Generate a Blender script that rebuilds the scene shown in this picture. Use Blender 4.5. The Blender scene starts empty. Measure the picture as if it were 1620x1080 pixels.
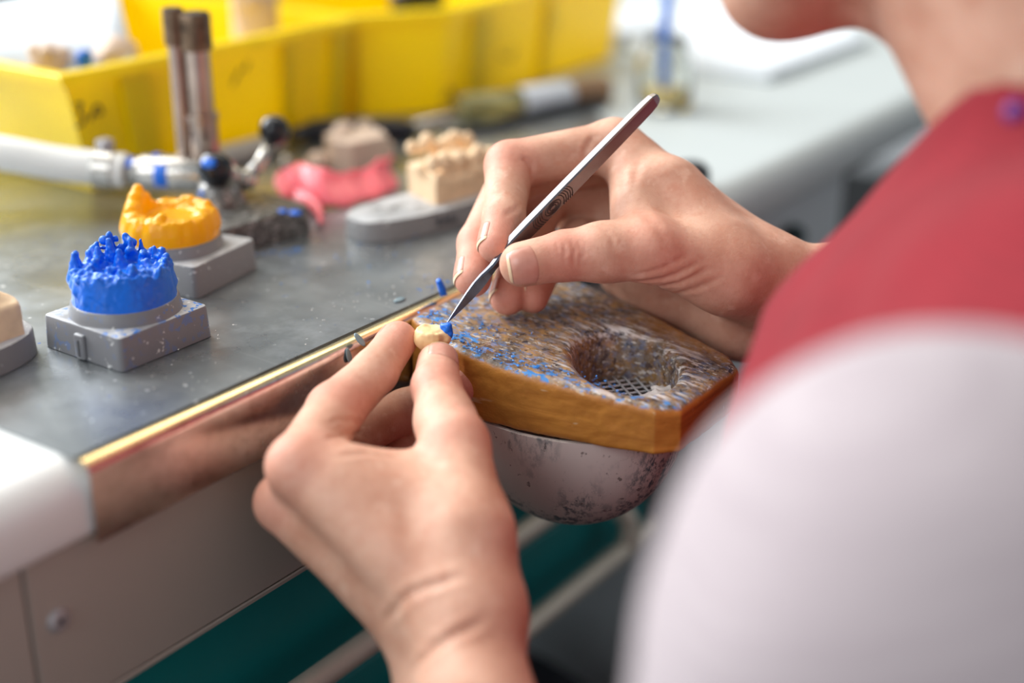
import bpy, bmesh, math, random
import numpy as np
from mathutils import Vector, Matrix
PI = math.pi
random.seed(7)
scn = bpy.context.scene
COL = scn.collection
BZ = 0.80                      # bench height

# ------------------------------------------------------------------ objects
def empty(name, loc, label=None, cat=None, group=None):
    o = bpy.data.objects.new(name, None); COL.objects.link(o)
    o.empty_display_size = 0.02
    o.location = loc
    if label: tag(o, label, cat, group)
    return o
def tag(o, label, cat, group=None, kind=None):
    o['label'] = label; o['category'] = cat
    if group: o['group'] = group
    if kind: o['kind'] = kind
    return o
def origin_of(o):
    v = Vector((0, 0, 0))
    while o is not None:
        v += o.location; o = o.parent
    return v
def link(name, me, m, parent=None, smooth=True, loc=None):
    """mesh data is in world coordinates; it is moved to the local space of its parent / its own origin"""
    o = bpy.data.objects.new(name, me); COL.objects.link(o)
    off = Vector((0, 0, 0))
    if parent is not None:
        off = origin_of(parent); o.parent = parent
    elif loc is not None:
        off = Vector(loc); o.location = loc
    if off.length > 0: me.transform(Matrix.Translation(-off))
    if m is not None:
        for x in (m if isinstance(m, (list, tuple)) else [m]): me.materials.append(x)
    if smooth:
        for p in me.polygons: p.use_smooth = True
    return o
def bmo(name, bm, m, parent=None, smooth=False, loc=None, angle=None):
    bmesh.ops.recalc_face_normals(bm, faces=bm.faces[:])
    me = bpy.data.meshes.new(name); bm.to_mesh(me); bm.free()
    o = link(name, me, m, parent, smooth or angle is not None, loc)
    if angle is not None:
        try: me.set_sharp_from_angle(angle=math.radians(angle))
        except Exception: pass
    return o
def struct(o):
    o['kind'] = 'structure'; return o

# ------------------------------------------------------------------ mesh builders
def box(bm, lo, hi, bev=0.0, seg=2):
    r = bmesh.ops.create_cube(bm, size=1.0)
    vs = r['verts']
    for v in vs:
        v.co = Vector([lo[i] + (v.co[i] + .5) * (hi[i] - lo[i]) for i in range(3)])
    if bev > 0:
        es = list({e for v in vs for e in v.link_edges})
        bmesh.ops.bevel(bm, geom=es, offset=bev, segments=seg, profile=.5, affect='EDGES')
def prism(bm, pts, z0, z1, bev=0.0, seg=2, scale_top=1.0):
    """pts: list of (x,y); z0,z1 heights; bevels the top rim"""
    cx = sum(p[0] for p in pts) / len(pts); cy = sum(p[1] for p in pts) / len(pts)
    lo = [bm.verts.new((p[0], p[1], z0)) for p in pts]
    hi = [bm.verts.new((cx + (p[0] - cx) * scale_top, cy + (p[1] - cy) * scale_top, z1)) for p in pts]
    n = len(pts)
    fb = bm.faces.new(lo[::-1]); ft = bm.faces.new(hi)
    for i in range(n): bm.faces.new((lo[i], lo[(i + 1) % n], hi[(i + 1) % n], hi[i]))
    if bev > 0:
        es = list(ft.edges)
        bmesh.ops.bevel(bm, geom=es, offset=bev, segments=seg, profile=.5, affect='EDGES')
def frame_of(d):
    d = Vector(d).normalized()
    a = Vector((0, 0, 1)) if abs(d.z) < .9 else Vector((1, 0, 0))
    x = d.cross(a).normalized(); y = d.cross(x).normalized()
    return x, y, d
def tube(bm, pts, r, seg=16, caps=True):
    pts = [Vector(p) for p in pts]; n = len(pts)
    rs = r if isinstance(r, (list, tuple)) else [r] * n
    rings = []; px = None
    for i, p in enumerate(pts):
        d = (pts[min(i + 1, n - 1)] - pts[max(i - 1, 0)])
        if d.length < 1e-9: d = Vector((0, 0, 1))
        d.normalize()
        if px is None: px, _, _ = frame_of(d)
        px = (px - d * px.dot(d)).normalized(); py = d.cross(px)
        rings.append([bm.verts.new(p + (px * math.cos(2 * PI * k / seg) + py * math.sin(2 * PI * k / seg)) * rs[i]) for k in range(seg)])
    for a, b in zip(rings, rings[1:]):
        for k in range(seg): bm.faces.new((a[k], a[(k + 1) % seg], b[(k + 1) % seg], b[k]))
    if caps:
        bm.faces.new(rings[0][::-1]); bm.faces.new(rings[-1])
def lathe(bm, prof, c, axis=(0, 0, 1), seg=48):
    """prof: (radius, distance along axis)"""
    x, y, d = frame_of(axis); c = Vector(c); rings = []
    for r, h in prof:
        if r < 1e-7: rings.append([bm.verts.new(c + d * h)])
        else: rings.append([bm.verts.new(c + d * h + (x * math.cos(2 * PI * k / seg) + y * math.sin(2 * PI * k / seg)) * r) for k in range(seg)])
    for a, b in zip(rings, rings[1:]):
        for k in range(seg):
            q = [a[k % len(a)], a[(k + 1) % len(a)], b[(k + 1) % len(b)], b[k % len(b)]]
            u = []
            for v in q:
                if v not in u: u.append(v)
            if len(u) > 2: bm.faces.new(u)
def ball(bm, c, r, seg=24):
    n = seg // 2
    lathe(bm, [(r * math.sin(PI * i / n) if 0 < i < n else 0, -r * math.cos(PI * i / n)) for i in range(n + 1)], c, (0, 0, 1), seg)
def smoothpath(pts, n=8):
    pts = [Vector(p) for p in pts]; out = []
    for i in range(len(pts) - 1):
        p0 = pts[max(i - 1, 0)]; p1 = pts[i]; p2 = pts[i + 1]; p3 = pts[min(i + 2, len(pts) - 1)]
        for k in range(n):
            t = k / n
            out.append(.5 * ((2 * p1) + (p2 - p0) * t + (2 * p0 - 5 * p1 + 4 * p2 - p3) * t * t + (3 * p1 - p0 - 3 * p2 + p3) * t ** 3))
    out.append(pts[-1]); return out
def loft(bm, rows, close=False):
    """rows of points -> grid"""
    vs = [[bm.verts.new(p) for p in r] for r in rows]
    for a, b in zip(vs, vs[1:]):
        n = len(a)
        for k in range(n if close else n - 1): bm.faces.new((a[k], a[(k + 1) % n], b[(k + 1) % n], b[k]))
    return vs

# ------------------------------------------------------------------ distance-field modelling (all in millimetres)
class Cone:
    def __init__(s, a, b, ra, rb, k=4.0):
        s.a = np.array(a, np.float32) * 1000; s.b = np.array(b, np.float32) * 1000; s.ra, s.rb, s.k = ra, rb, k
    def d(s, p):
        ab = s.b - s.a; L = float(ab @ ab) + 1e-9
        t = np.clip(((p - s.a) @ ab) / L, 0, 1)
        q = p - s.a - t[:, None] * ab
        return np.sqrt((q * q).sum(1)) - (s.ra + (s.rb - s.ra) * t)
class Ell:
    def __init__(s, c, r, k=4.0, axes=None):
        s.c = np.array(c, np.float32) * 1000; s.r = np.array(r, np.float32); s.k = k
        s.R = np.array(axes, np.float32) if axes is not None else np.eye(3, dtype=np.float32)
    def d(s, p):
        q = (p - s.c) @ s.R.T
        k0 = np.sqrt(((q / s.r) ** 2).sum(1)); k1 = np.sqrt(((q / s.r ** 2) ** 2).sum(1)) + 1e-9
        return k0 * (k0 - 1) / k1
class Fn:
    def __init__(s, f, k=1.0): s.f, s.k = f, k
    def d(s, p): return s.f(p)
def smin(a, b, k):
    if k <= 0: return np.minimum(a, b)
    h = np.clip(.5 + .5 * (b - a) / k, 0, 1)
    return b * (1 - h) + a * h - k * h * (1 - h)
def smax(a, b, k): return -smin(-a, -b, k)
class Body:
    """ordered smooth union; k<0 on a primitive carves it away with softness -k"""
    def __init__(s, prims): s.p = prims
    def d(s, p, sel=None):
        out = None
        for i, q in enumerate(s.p):
            if sel is not None and not sel[i]: continue
            v = q.d(p)
            if out is None: out = v if q.k >= 0 else None
            elif q.k < 0: out = smax(out, -v, -q.k)
            else: out = smin(out, v, q.k)
        return out if out is not None else np.full(len(p), 1e3, np.float32)
    def local(s, c, R):
        c = np.array([c], np.float32)
        ds = np.array([q.d(c)[0] for q in s.p])
        pos = [i for i, q in enumerate(s.p) if q.k >= 0]
        m = min(ds[i] for i in pos)
        return [(ds[i] - R < m + R + 14) if q.k >= 0 else (ds[i] - R < R + 14) for i, q in enumerate(s.p)]
def grad(B, p, e=.25):
    g = np.empty_like(p)
    for i in range(3):
        o = np.zeros(3, np.float32); o[i] = e
        g[:, i] = (B(p + o) - B(p - o)) / (2 * e)
    return g
def chunks(idx, blk, n=160):
    order = np.lexsort((blk[:, 2] // 5, blk[:, 1] // 5, blk[:, 0] // 5))
    return [order[i:i + n] for i in range(0, len(order), n)]
def surface(body, lo, hi, h, newton=2):
    """surface nets over sparse blocks; lo/hi in metres, h in mm -> verts (m), quads"""
    lo = np.array(lo, np.float32) * 1000; hi = np.array(hi, np.float32) * 1000
    B = 8; bs = B * h
    nb = np.ceil((hi - lo) / bs).astype(int)
    # coarse hierarchy: 4-block supercells first
    ii = np.stack(np.meshgrid(*[np.arange(0, n, 4) for n in nb], indexing='ij'), -1).reshape(-1, 3)
    c = lo + (ii + 2) * bs
    d = np.concatenate([body.d(c[i:i + 20000].astype(np.float32)) for i in range(0, len(c), 20000)])
    ii = ii[np.abs(d) < 4 * bs * .5 * 1.9 + 6]
    off = np.stack(np.meshgrid(*[np.arange(4)] * 3, indexing='ij'), -1).reshape(-1, 3)
    ii = (ii[:, None] + off).reshape(-1, 3); ii = ii[(ii < nb).all(1)]
    c = (lo + (ii + .5) * bs).astype(np.float32)
    d = np.concatenate([body.d(c[i:i + 40000]) for i in range(0, len(c), 40000)])
    blk = ii[np.abs(d) < bs * .5 * 1.9 + 1.5]
    g = np.stack(np.meshgrid(*[np.arange(B + 1)] * 3, indexing='ij'), -1).reshape(-1, 3)
    dims = nb * B + 2
    vid, vpos, edges = [], [], []
    def key(c): return (c[:, 0].astype(np.int64) * dims[1] + c[:, 1]) * dims[2] + c[:, 2]
    corner = np.array([[x, y, z] for x in (0, 1) for y in (0, 1) for z in (0, 1)])
    E = [(0, 4), (1, 5), (2, 6), (3, 7), (0, 2), (1, 3), (4, 6), (5, 7), (0, 1), (2, 3), (4, 5), (6, 7)]
    for ch in chunks(None, blk):
        bb = blk[ch]
        pts = (lo + (bb[:, None] * B + g[None]) * h).astype(np.float32)
        mn = pts.reshape(-1, 3).min(0); mx = pts.reshape(-1, 3).max(0)
        sel = body.local((mn + mx) / 2, float(np.linalg.norm(mx - mn)) / 2)
        V = body.d(pts.reshape(-1, 3), sel).reshape(len(bb), B + 1, B + 1, B + 1)
        cs = [V[:, x:x + B, y:y + B, z:z + B] for x, y, z in corner]
        ins = sum((c < 0).astype(np.int8) for c in cs)
        act = np.argwhere((ins > 0) & (ins < 8))
        if len(act) == 0: continue
        cv = np.stack([c[tuple(act.T)] for c in cs], 1)
        acc = np.zeros((len(act), 3), np.float32); cnt = np.zeros(len(act), np.float32)
        for a, b in E:
            va, vb = cv[:, a], cv[:, b]; m = (va < 0) != (vb < 0)
            t = np.where(m, va / np.where(va == vb, 1, va - vb), 0)
            acc += (corner[a] + (corner[b] - corner[a]) * t[:, None]) * m[:, None]; cnt += m
        cell = bb[act[:, 0]] * B + act[:, 1:]
        vid.append(key(cell)); vpos.append(lo + (cell + acc / cnt[:, None]) * h)
        for ax, bcorner in ((0, 4), (1, 2), (2, 1)):
            m = (cv[:, 0] < 0) != (cv[:, bcorner] < 0)
            edges.append((ax, cell[m], cv[m, 0] < 0))
    vid = np.concatenate(vid); vpos = np.concatenate(vpos).astype(np.float32)
    vid, first = np.unique(vid, return_index=True); vpos = vpos[first]
    quads = []
    for ax, cell, neg in edges:
        j, k = [(1, 2), (2, 0), (0, 1)][ax]
        ej = np.zeros(3, int); ej[j] = 1; ek = np.zeros(3, int); ek[k] = 1
        ks = [key(cell), key(cell - ej), key(cell - ej - ek), key(cell - ek)]
        ix = [np.clip(np.searchsorted(vid, q), 0, len(vid) - 1) for q in ks]
        ok = np.logical_and.reduce([vid[i] == q for i, q in zip(ix, ks)])
        Q = np.stack(ix, 1)[ok]; n = neg[ok]
        Q[~n] = Q[~n][:, ::-1]
        quads.append(Q)
    Q = np.concatenate(quads)
    # project onto the surface
    order = np.lexsort(tuple((vpos // 30).astype(int).T))
    for _ in range(newton):
        for i in range(0, len(order), 4000):
            o = order[i:i + 4000]; p = vpos[o]
            sel = body.local(p.mean(0), float(np.sqrt(((p - p.mean(0)) ** 2).sum(1)).max()) + 1)
            f = lambda x: body.d(x, sel)
            v = f(p); gg = grad(f, p); gn = (gg * gg).sum(1) + 1e-6
            st = np.clip(v / gn, -h * .7, h * .7)
            vpos[o] = p - gg * st[:, None]
    return vpos / 1000, Q
def relax(v, q, it=2, lam=.5):
    e = np.concatenate([q[:, [0, 1]], q[:, [1, 2]], q[:, [2, 3]], q[:, [3, 0]]])
    for _ in range(it):
        s = np.zeros_like(v); c = np.zeros(len(v))
        np.add.at(s, e[:, 0], v[e[:, 1]]); np.add.at(c, e[:, 0], 1)
        np.add.at(s, e[:, 1], v[e[:, 0]]); np.add.at(c, e[:, 1], 1)
        v = v + lam * (s / np.maximum(c, 1)[:, None] - v)
    return v
def vnormals(v, q):
    n = np.cross(v[q[:, 2]] - v[q[:, 0]], v[q[:, 3]] - v[q[:, 1]])
    out = np.zeros_like(v)
    for i in range(4): np.add.at(out, q[:, i], n)
    return out / (np.linalg.norm(out, axis=1)[:, None] + 1e-12)
def npmesh(name, v, q, attrs=None):
    me = bpy.data.meshes.new(name)
    me.vertices.add(len(v)); me.vertices.foreach_set('co', np.asarray(v, np.float32).ravel())
    me.loops.add(q.size); me.loops.foreach_set('vertex_index', q.astype(np.int32).ravel())
    me.polygons.add(len(q)); me.polygons.foreach_set('loop_start', np.arange(0, q.size, 4, dtype=np.int32))
    me.update(calc_edges=True); me.validate()
    for k, a in (attrs or {}).items():
        at = me.attributes.new(k, 'FLOAT', 'POINT'); at.data.foreach_set('value', np.asarray(a, np.float32))
    return me
def sdf_obj(name, body, lo, hi, h, m, parent=None, loc=None, attrs=None, rel=0):
    v, q = surface(body, lo, hi, h)
    if rel: v = relax(v, q, rel)
    at = attrs(v, vnormals(v, q)) if attrs else None
    return link(name, npmesh(name, v, q, at), m, parent, True, loc)
def hash_noise(p, f, seed=0):
    """cheap smooth value noise on points (any unit), f = cells per unit"""
    x = p * f + seed * 17.17; i = np.floor(x).astype(np.int64); t = x - i; t = t * t * (3 - 2 * t)
    def hv(a):
        n = (a[:, 0] * 73856093) ^ (a[:, 1] * 19349663) ^ (a[:, 2] * 83492791)
        n = (n * 2654435761) & 0xffffffff; n ^= n >> 15; n = (n * 2246822519) & 0xffffffff; n ^= n >> 13
        return (n & 0xffff) / 65535.0
    r = 0
    for c in range(8):
        o = np.array([c & 1, c >> 1 & 1, c >> 2 & 1])
        w = np.prod(np.where(o, t, 1 - t), axis=1)
        r = r + w * hv(i + o)
    return r.astype(np.float32)

# ------------------------------------------------------------------ procedural materials
class NT:
    def __init__(s, name):
        s.m = bpy.data.materials.new(name); s.m.use_nodes = True
        s.t = s.m.node_tree; s.b = s.t.nodes['Principled BSDF']; s.co = None
    def n(s, typ, **kw):
        x = s.t.nodes.new(typ)
        for k, v in kw.items():
            if k in x.inputs: x.inputs[k].default_value = v
            else: setattr(x, k, v)
        return x
    def l(s, a, b): s.t.links.new(a, b)
    def coord(s, scale=(1, 1, 1), rot=(0, 0, 0)):
        if s.co is None: s.co = s.n('ShaderNodeTexCoord')
        mp = s.n('ShaderNodeMapping'); s.l(s.co.outputs['Object'], mp.inputs['Vector'])
        mp.inputs['Scale'].default_value = scale; mp.inputs['Rotation'].default_value = rot
        return mp.outputs['Vector']
    def noise(s, scale, detail=3, rough=.55, stretch=(1, 1, 1), rot=(0, 0, 0), dist=0):
        x = s.n('ShaderNodeTexNoise'); s.l(s.coord(stretch, rot), x.inputs['Vector'])
        x.inputs['Scale'].default_value = scale; x.inputs['Detail'].default_value = detail
        x.inputs['Roughness'].default_value = rough; x.inputs['Distortion'].default_value = dist
        return x.outputs['Fac']
    def step(s, fac, lo, hi, inv=False):
        x = s.n('ShaderNodeMapRange'); x.inputs['From Min'].default_value = lo; x.inputs['From Max'].default_value = hi
        if inv: x.inputs['To Min'].default_value = 1; x.inputs['To Max'].default_value = 0
        s.l(fac, x.inputs['Value']); return x.outputs['Result']
    def mul(s, a, b, op='MULTIPLY'):
        x = s.n('ShaderNodeMath', operation=op)
        for i, v in enumerate((a, b)):
            if isinstance(v, (int, float)): x.inputs[i].default_value = v
            else: s.l(v, x.inputs[i])
        return x.outputs[0]
    def mix(s, fac, a, b):
        x = s.n('ShaderNodeMix', data_type='RGBA')
        if isinstance(fac, (int, float)): x.inputs[0].default_value = fac
        else: s.l(fac, x.inputs[0])
        for i, v in ((6, a), (7, b)):
            if isinstance(v, tuple): x.inputs[i].default_value = (*v, 1)
            else: s.l(v, x.inputs[i])
        return x.outputs[2]
    def attr(s, name):
        x = s.n('ShaderNodeAttribute', attribute_name=name); return x.outputs['Fac']
    def bump(s, h, strength=.2, dist=.001):
        x = s.n('ShaderNodeBump'); x.inputs['Strength'].default_value = strength; x.inputs['Distance'].default_value = dist
        s.l(h, x.inputs['Height'])
        prev = s.b.inputs['Normal'].links
        if prev: s.l(prev[0].from_socket, x.inputs['Normal'])
        s.l(x.outputs['Normal'], s.b.inputs['Normal'])
    def set(s, color=None, rough=None, metal=None, **kw):
        for k, v in (('Base Color', color), ('Roughness', rough), ('Metallic', metal), *kw.items()):
            if v is None: continue
            i = s.b.inputs[k]
            if isinstance(v, tuple): i.default_value = (*v, 1) if len(v) == 3 and i.type == 'RGBA' else v
            elif isinstance(v, (int, float)): i.default_value = v
            else: s.l(v, i)
        return s.m
def srgb(r, g, b):
    f = lambda c: c / 12.92 if c <= .04045 else ((c + .055) / 1.055) ** 2.4
    return tuple(f(x / 255) for x in (r, g, b))
def plain(name, col, rough=.5, metal=0, var=.12, scale=40, bump=0, bscale=400, specks=(), **kw):
    N = NT(name)
    dark = tuple(c * (1 - var) for c in col); lite = tuple(min(1, c * (1 + var)) for c in col)
    c = N.mix(N.step(N.noise(scale, 4), .3, .7), dark, lite)
    for (sc, thr, soft, scol, amt) in specks:
        f = N.mul(N.step(N.noise(sc, 5, .65), thr, thr + soft), amt)
        c = N.mix(f, c, scol)
    if bump: N.bump(N.noise(bscale, 3), bump, .0006)
    return N.set(c, rough, metal, **{k.replace('_', ' '): v for k, v in kw.items()})

WHITE = plain('white_laminate', srgb(228, 229, 228), .32, 0, .02, 12)
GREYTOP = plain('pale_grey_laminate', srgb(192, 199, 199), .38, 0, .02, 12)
GREYFRONT = plain('pale_grey_front', srgb(196, 203, 206), .45, 0, .02, 12)
PANEL = plain('cream_panel', srgb(168, 160, 152), .45, 0, .03, 10, specks=[(260, .70, .05, srgb(60, 60, 70), .6)])
TEAL = plain('teal_lacquer', srgb(8, 132, 134), .38, 0, .05, 8)
ALU = plain('aluminium', srgb(222, 214, 198), .42, .3, .06, 30)
CHROME = plain('worn_steel', srgb(190, 186, 180), .24, 1, .12, 120, specks=[(160, .62, .1, srgb(95, 85, 78), .5)], bump=.08, bscale=500)
BRONZE = plain('tarnished_tube', srgb(176, 160, 150), .30, 1, .15, 60, specks=[(90, .6, .12, srgb(110, 80, 60), .5)])
BURNT = plain('burnt_steel', srgb(118, 98, 80), .38, .8, .35, 130, specks=[(200, .55, .1, srgb(40, 36, 36), .7)], bump=.2)
SCREW = plain('screw_steel', srgb(172, 170, 174), .4, .3, .1, 300)
IRON = plain('cast_iron', srgb(104, 102, 100), .40, .7, .3, 200, bump=.5, bscale=350, specks=[(300, .54, .06, srgb(190, 188, 185), .7), (120, .62, .05, srgb(30, 28, 28), .6)])
BLACKK = plain('black_bakelite', srgb(24, 26, 32), .16, 0, .3, 200, bump=.1)
BLACKP = plain('black_plastic', srgb(28, 30, 38), .35, 0, .1, 60)
HOSE = plain('white_hose', srgb(226, 226, 222), .45, 0, .03, 60)
GREYHOSE = plain('grey_hose', srgb(170, 166, 160), .5, 0, .05, 60)
YELLOW = plain('yellow_plastic', srgb(255, 226, 0), .34, 0, .04, 30)
def translucent(m, col, fac):
    t = m.node_tree; out = next(n for n in t.nodes if n.type == 'OUTPUT_MATERIAL'); b = t.nodes['Principled BSDF']
    tr = t.nodes.new('ShaderNodeBsdfTranslucent'); tr.inputs['Color'].default_value = (*col, 1)
    mx = t.nodes.new('ShaderNodeMixShader'); mx.inputs[0].default_value = fac
    t.links.new(b.outputs[0], mx.inputs[1]); t.links.new(tr.outputs[0], mx.inputs[2]); t.links.new(mx.outputs[0], out.inputs['Surface'])
translucent(YELLOW, srgb(255, 236, 40), .30)
INK = plain('marker_ink', srgb(58, 52, 30), .6)
INKG = plain('pencil_marks', srgb(88, 88, 92), .7)
PAPER = plain('paper', srgb(216, 222, 228), .8, 0, .02, 30)
PAPERB = plain('ruled_paper', srgb(214, 221, 227), .8, 0, .02, 20, specks=[(230, .6, .1, srgb(150, 165, 185), .35)])
PLASTER = plain('plaster', srgb(234, 204, 166), .75, 0, .10, 120, bump=.35, bscale=300, specks=[(150, .6, .15, srgb(214, 168, 110), .5)])
PLASTERP = plain('pink_beige_plaster', srgb(208, 184, 164), .75, 0, .06, 90, bump=.1, specks=[(200, .68, .05, srgb(120, 100, 80), .4)])
DIEM = plain('cream_die_stone', srgb(240, 204, 150), .55, 0, .06, 160, bump=.15)
PINKWAX = plain('pink_wax', srgb(240, 112, 124), .32, 0, .06, 70, bump=.08, bscale=120, Subsurface_Weight=.25, Subsurface_Scale=.004)
BLUEWAX = plain('blue_wax', srgb(0, 104, 218), .33, 0, .10, 160, bump=.12, bscale=260, specks=[(230, .66, .08, srgb(70, 140, 220), .4)])
ORANGEWAX = plain('orange_wax', srgb(255, 184, 0), .25, 0, .06, 100, bump=.1, bscale=240, specks=[(150, .70, .03, srgb(90, 60, 20), .7)], Subsurface_Weight=.3, Subsurface_Scale=.003)
translucent(ORANGEWAX, srgb(255, 206, 20), .3)
GLASS = NT('clear_glass').set((.96, .98, .97), .03, 0, **{'Transmission Weight': 1.0, 'IOR': 1.3})
OLIVEGLASS = NT('olive_glass').set(srgb(190, 186, 130), .1, 0, **{'Transmission Weight': .6})
AMBER = plain('amber_residue', srgb(214, 190, 120), .5)
CORK = plain('brown_cap', srgb(134, 104, 76), .7, 0, .15, 120)
BLUEPEN = plain('blue_plastic', srgb(30, 108, 205), .35)
NAVY = plain('navy_cuff', srgb(48, 36, 60), .8)
BLADE = plain('blade_steel', srgb(120, 122, 135), .16, 1, .1, 200)
HANDLE = plain('handle_steel', srgb(136, 133, 138), .22, 1, .08, 200, specks=[(220, .66, .04, srgb(90, 80, 78), .5)])
GROOVE = plain('handle_groove', srgb(84, 74, 72), .4, .8)
FLOORM = plain('dark_floor', srgb(15, 15, 18), .6, 0, .1, 4)
WALLM = plain('wall_paint', srgb(205, 210, 212), .8, 0, .02, 2)
TROUSERS = plain('dark_trousers', srgb(30, 32, 42), .9)
SLATE = plain('slate_flake', srgb(110, 130, 138), .5)
DUST = plain('plaster_dust', srgb(238, 232, 226), .9, bump=.3, bscale=900)
MESHM = plain('wire_mesh', srgb(226, 229, 233), .4, .2, .1, 200)

# grey stone-like plastic of the model bases, dusted on top
def base_mat(name, col, blue):
    N = NT(name)
    c = N.mix(N.step(N.noise(30, 4), .3, .7), tuple(x * .93 for x in col), tuple(x * 1.05 for x in col))
    nz = N.n('ShaderNodeNewGeometry'); sp = N.n('ShaderNodeSeparateXYZ'); N.l(nz.outputs['Normal'], sp.inputs[0])
    top = N.step(sp.outputs['Z'], .6, .9)
    c = N.mix(N.mul(N.mul(N.step(N.noise(60, 5), .35, .62), top), .8), c, srgb(206, 208, 210))
    c = N.mix(N.mul(N.step(N.noise(420, 3), .66, .70), .7), c, srgb(226, 226, 224))
    if blue:
        f = N.mul(N.step(N.noise(330, 2), .565, .60), N.step(N.noise(45, 2), .40, .56))
        f = N.mul(f, N.step(sp.outputs['Z'], -.2, .9))
        c = N.mix(f, c, srgb(40, 120, 205))
    N.bump(N.noise(500, 2), .06, .0005)
    return N.set(c, .42, 0)
GREYBASE = base_mat('grey_base_blue_dust', srgb(122, 122, 126), True)
GREYBASE2 = base_mat('grey_base', srgb(134, 133, 133), False)

# zinc-grey sheet steel: cloudy, scratched along its length, dusted with plaster and wax
N = NT('bench_steel')
c = N.mix(N.step(N.noise(9, 5), .3, .7), srgb(132, 136, 138), srgb(176, 181, 184))
c = N.mix(N.mul(N.step(N.noise(14, 6, .7), .50, .66), .6), c, srgb(204, 209, 214))
c = N.mix(N.mul(N.step(N.noise(30, 5, .7, (1, .12, 1), (0, 0, .4)), .60, .72), .5), c, srgb(205, 208, 210))
c = N.mix(N.step(N.noise(260, 4, .5), .685, .71), c, srgb(228, 230, 232))
c = N.mix(N.mul(N.step(N.noise(330, 3, .5), .68, .71), N.step(N.noise(26, 2), .52, .62)), c, srgb(60, 110, 200))
sc = N.step(N.noise(500, 2, .5, (1, .03, 1), (0, 0, .9)), .66, .72)
c = N.mix(N.mul(sc, .15), c, srgb(220, 222, 224))
r = N.mul(N.step(N.noise(24, 5), .3, .7), .20); r = N.mul(r, .22, 'ADD')
N.bump(N.noise(60, 4), .05, .0006)
STEEL = N.set(c, r, .82)
N = NT('polished_edge')
c = N.mix(N.step(N.noise(300, 4, .6, (1, 1, 1)), .45, .7), srgb(212, 206, 206), srgb(192, 184, 182))
EDGE = N.set(c, N.mul(N.mul(N.step(N.noise(60, 4), .3, .7), .12), .16, 'ADD'), 1.0)
GOLDGLINT = plain('steel_bend_gold_glint', srgb(238, 216, 170), .20, 1, .1, 120, specks=[(90, .62, .1, srgb(245, 235, 215), .6)])  # steel bend; the warm lamp's gold reflection is painted in as metal tint

# skin: mottled, flushed at the joints, fine creases
N = NT('skin')
c = N.mix(N.step(N.noise(70, 4), .3, .7), srgb(197, 146, 122), srgb(222, 178, 154))
c = N.mix(N.mul(N.step(N.noise(220, 3), .55, .75), .35), c, srgb(206, 146, 118))
c = N.mix(N.mul(N.step(N.noise(130, 3), .60, .74), .45), c, srgb(236, 202, 180))
c = N.mix(N.mul(N.step(N.noise(110, 4), .58, .72), .4), c, srgb(196, 132, 108))
c = N.mix(N.mul(N.attr('flush'), .62), c, srgb(218, 142, 124))
N.bump(N.mul(N.noise(900, 3), N.noise(240, 3)), .22, .0007)
N.bump(N.noise(420, 3, .6, (1, .22, .6), (.4, .3, .9)), .16, .0006)
c = N.mix(N.mul(N.step(N.noise(480, 3, .6), .52, .7), .28), c, srgb(196, 136, 112))
vo = N.n('ShaderNodeTexVoronoi', feature='DISTANCE_TO_EDGE'); vo.inputs['Scale'].default_value = 900
N.l(N.coord(), vo.inputs['Vector']); N.bump(N.step(vo.outputs['Distance'], 0, .12), .10, .0003)
SKIN = N.set(c, .54, 0, **{'Subsurface Weight': .18, 'Subsurface Radius': (1.0, .35, .2), 'Subsurface Scale': .004, 'Specular IOR Level': .35})
N = NT('nail')
c = N.mix(N.step(N.noise(200, 3), .3, .7), srgb(200, 142, 124), srgb(212, 158, 140))
c = N.mix(N.mul(N.step(N.attr('edge'), .76, .80), .6), c, srgb(120, 86, 66))
c = N.mix(N.step(N.attr('edge'), .815, .84), c, srgb(232, 208, 172))
c = N.mix(N.mul(N.step(N.attr('rim'), .5, 1), .5), c, srgb(170, 116, 94))
NAIL = N.set(c, .30, 0)

def knit(name, col, dark, stripe, var, sheen=.2):
    N = NT(name)
    w = N.n('ShaderNodeTexWave', bands_direction='Z'); w.inputs['Scale'].default_value = stripe; w.inputs['Distortion'].default_value = 3
    w.inputs['Detail'].default_value = 2; N.l(N.coord((1, 1, 1), (.3, .2, 0)), w.inputs['Vector'])
    c = N.mix(N.mul(w.outputs['Fac'], var), col, dark)
    c = N.mix(N.mul(N.step(N.noise(40, 3), .4, .7), .3), c, dark)
    N.bump(w.outputs['Fac'], .05, .0006)
    return N.set(c, .9, 0, **{'Sheen Weight': sheen})
PINKKNIT = knit('pale_pink_knit', srgb(178, 166, 169), srgb(158, 144, 149), 60, .6)
REDCLOTH = knit('red_cloth', srgb(138, 9, 29), srgb(98, 4, 18), 200, .3, .03)
HAIR = plain('brown_hair', srgb(92, 70, 52), .5, 0, .3, 300)

# worn wood of the bench pin: clean brown sides, scuffed, blue-flecked top
N = NT('bench_pin_wood')
ring = N.noise(30, 4, .6, (.25, 1, 5), (0, 0, -.1), 1.5)
c = N.mix(N.step(ring, .35, .68), srgb(166, 108, 40), srgb(204, 142, 62))
c = N.mix(N.mul(N.step(N.noise(300, 3, .6, (.08, .08, 1)), .55, .75), .35), c, srgb(128, 80, 34))
c = N.mix(N.mul(N.step(N.noise(14, 3), .45, .7), .45), c, srgb(138, 96, 50))
c = N.mix(N.mul(N.step(N.noise(420, 3, .5, (1, .06, .5), (.5, .9, 1.1)), .68, .72), .55), c, srgb(216, 196, 160))
t = N.noise(150, 6, .7, (1, .7, 1), (0, 0, .5))
top = N.mix(N.step(t, .38, .60), srgb(84, 70, 56), srgb(186, 146, 92))
top = N.mix(N.mul(N.step(N.noise(38, 4, .6), .50, .64), .8), top, srgb(62, 56, 54))
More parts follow.
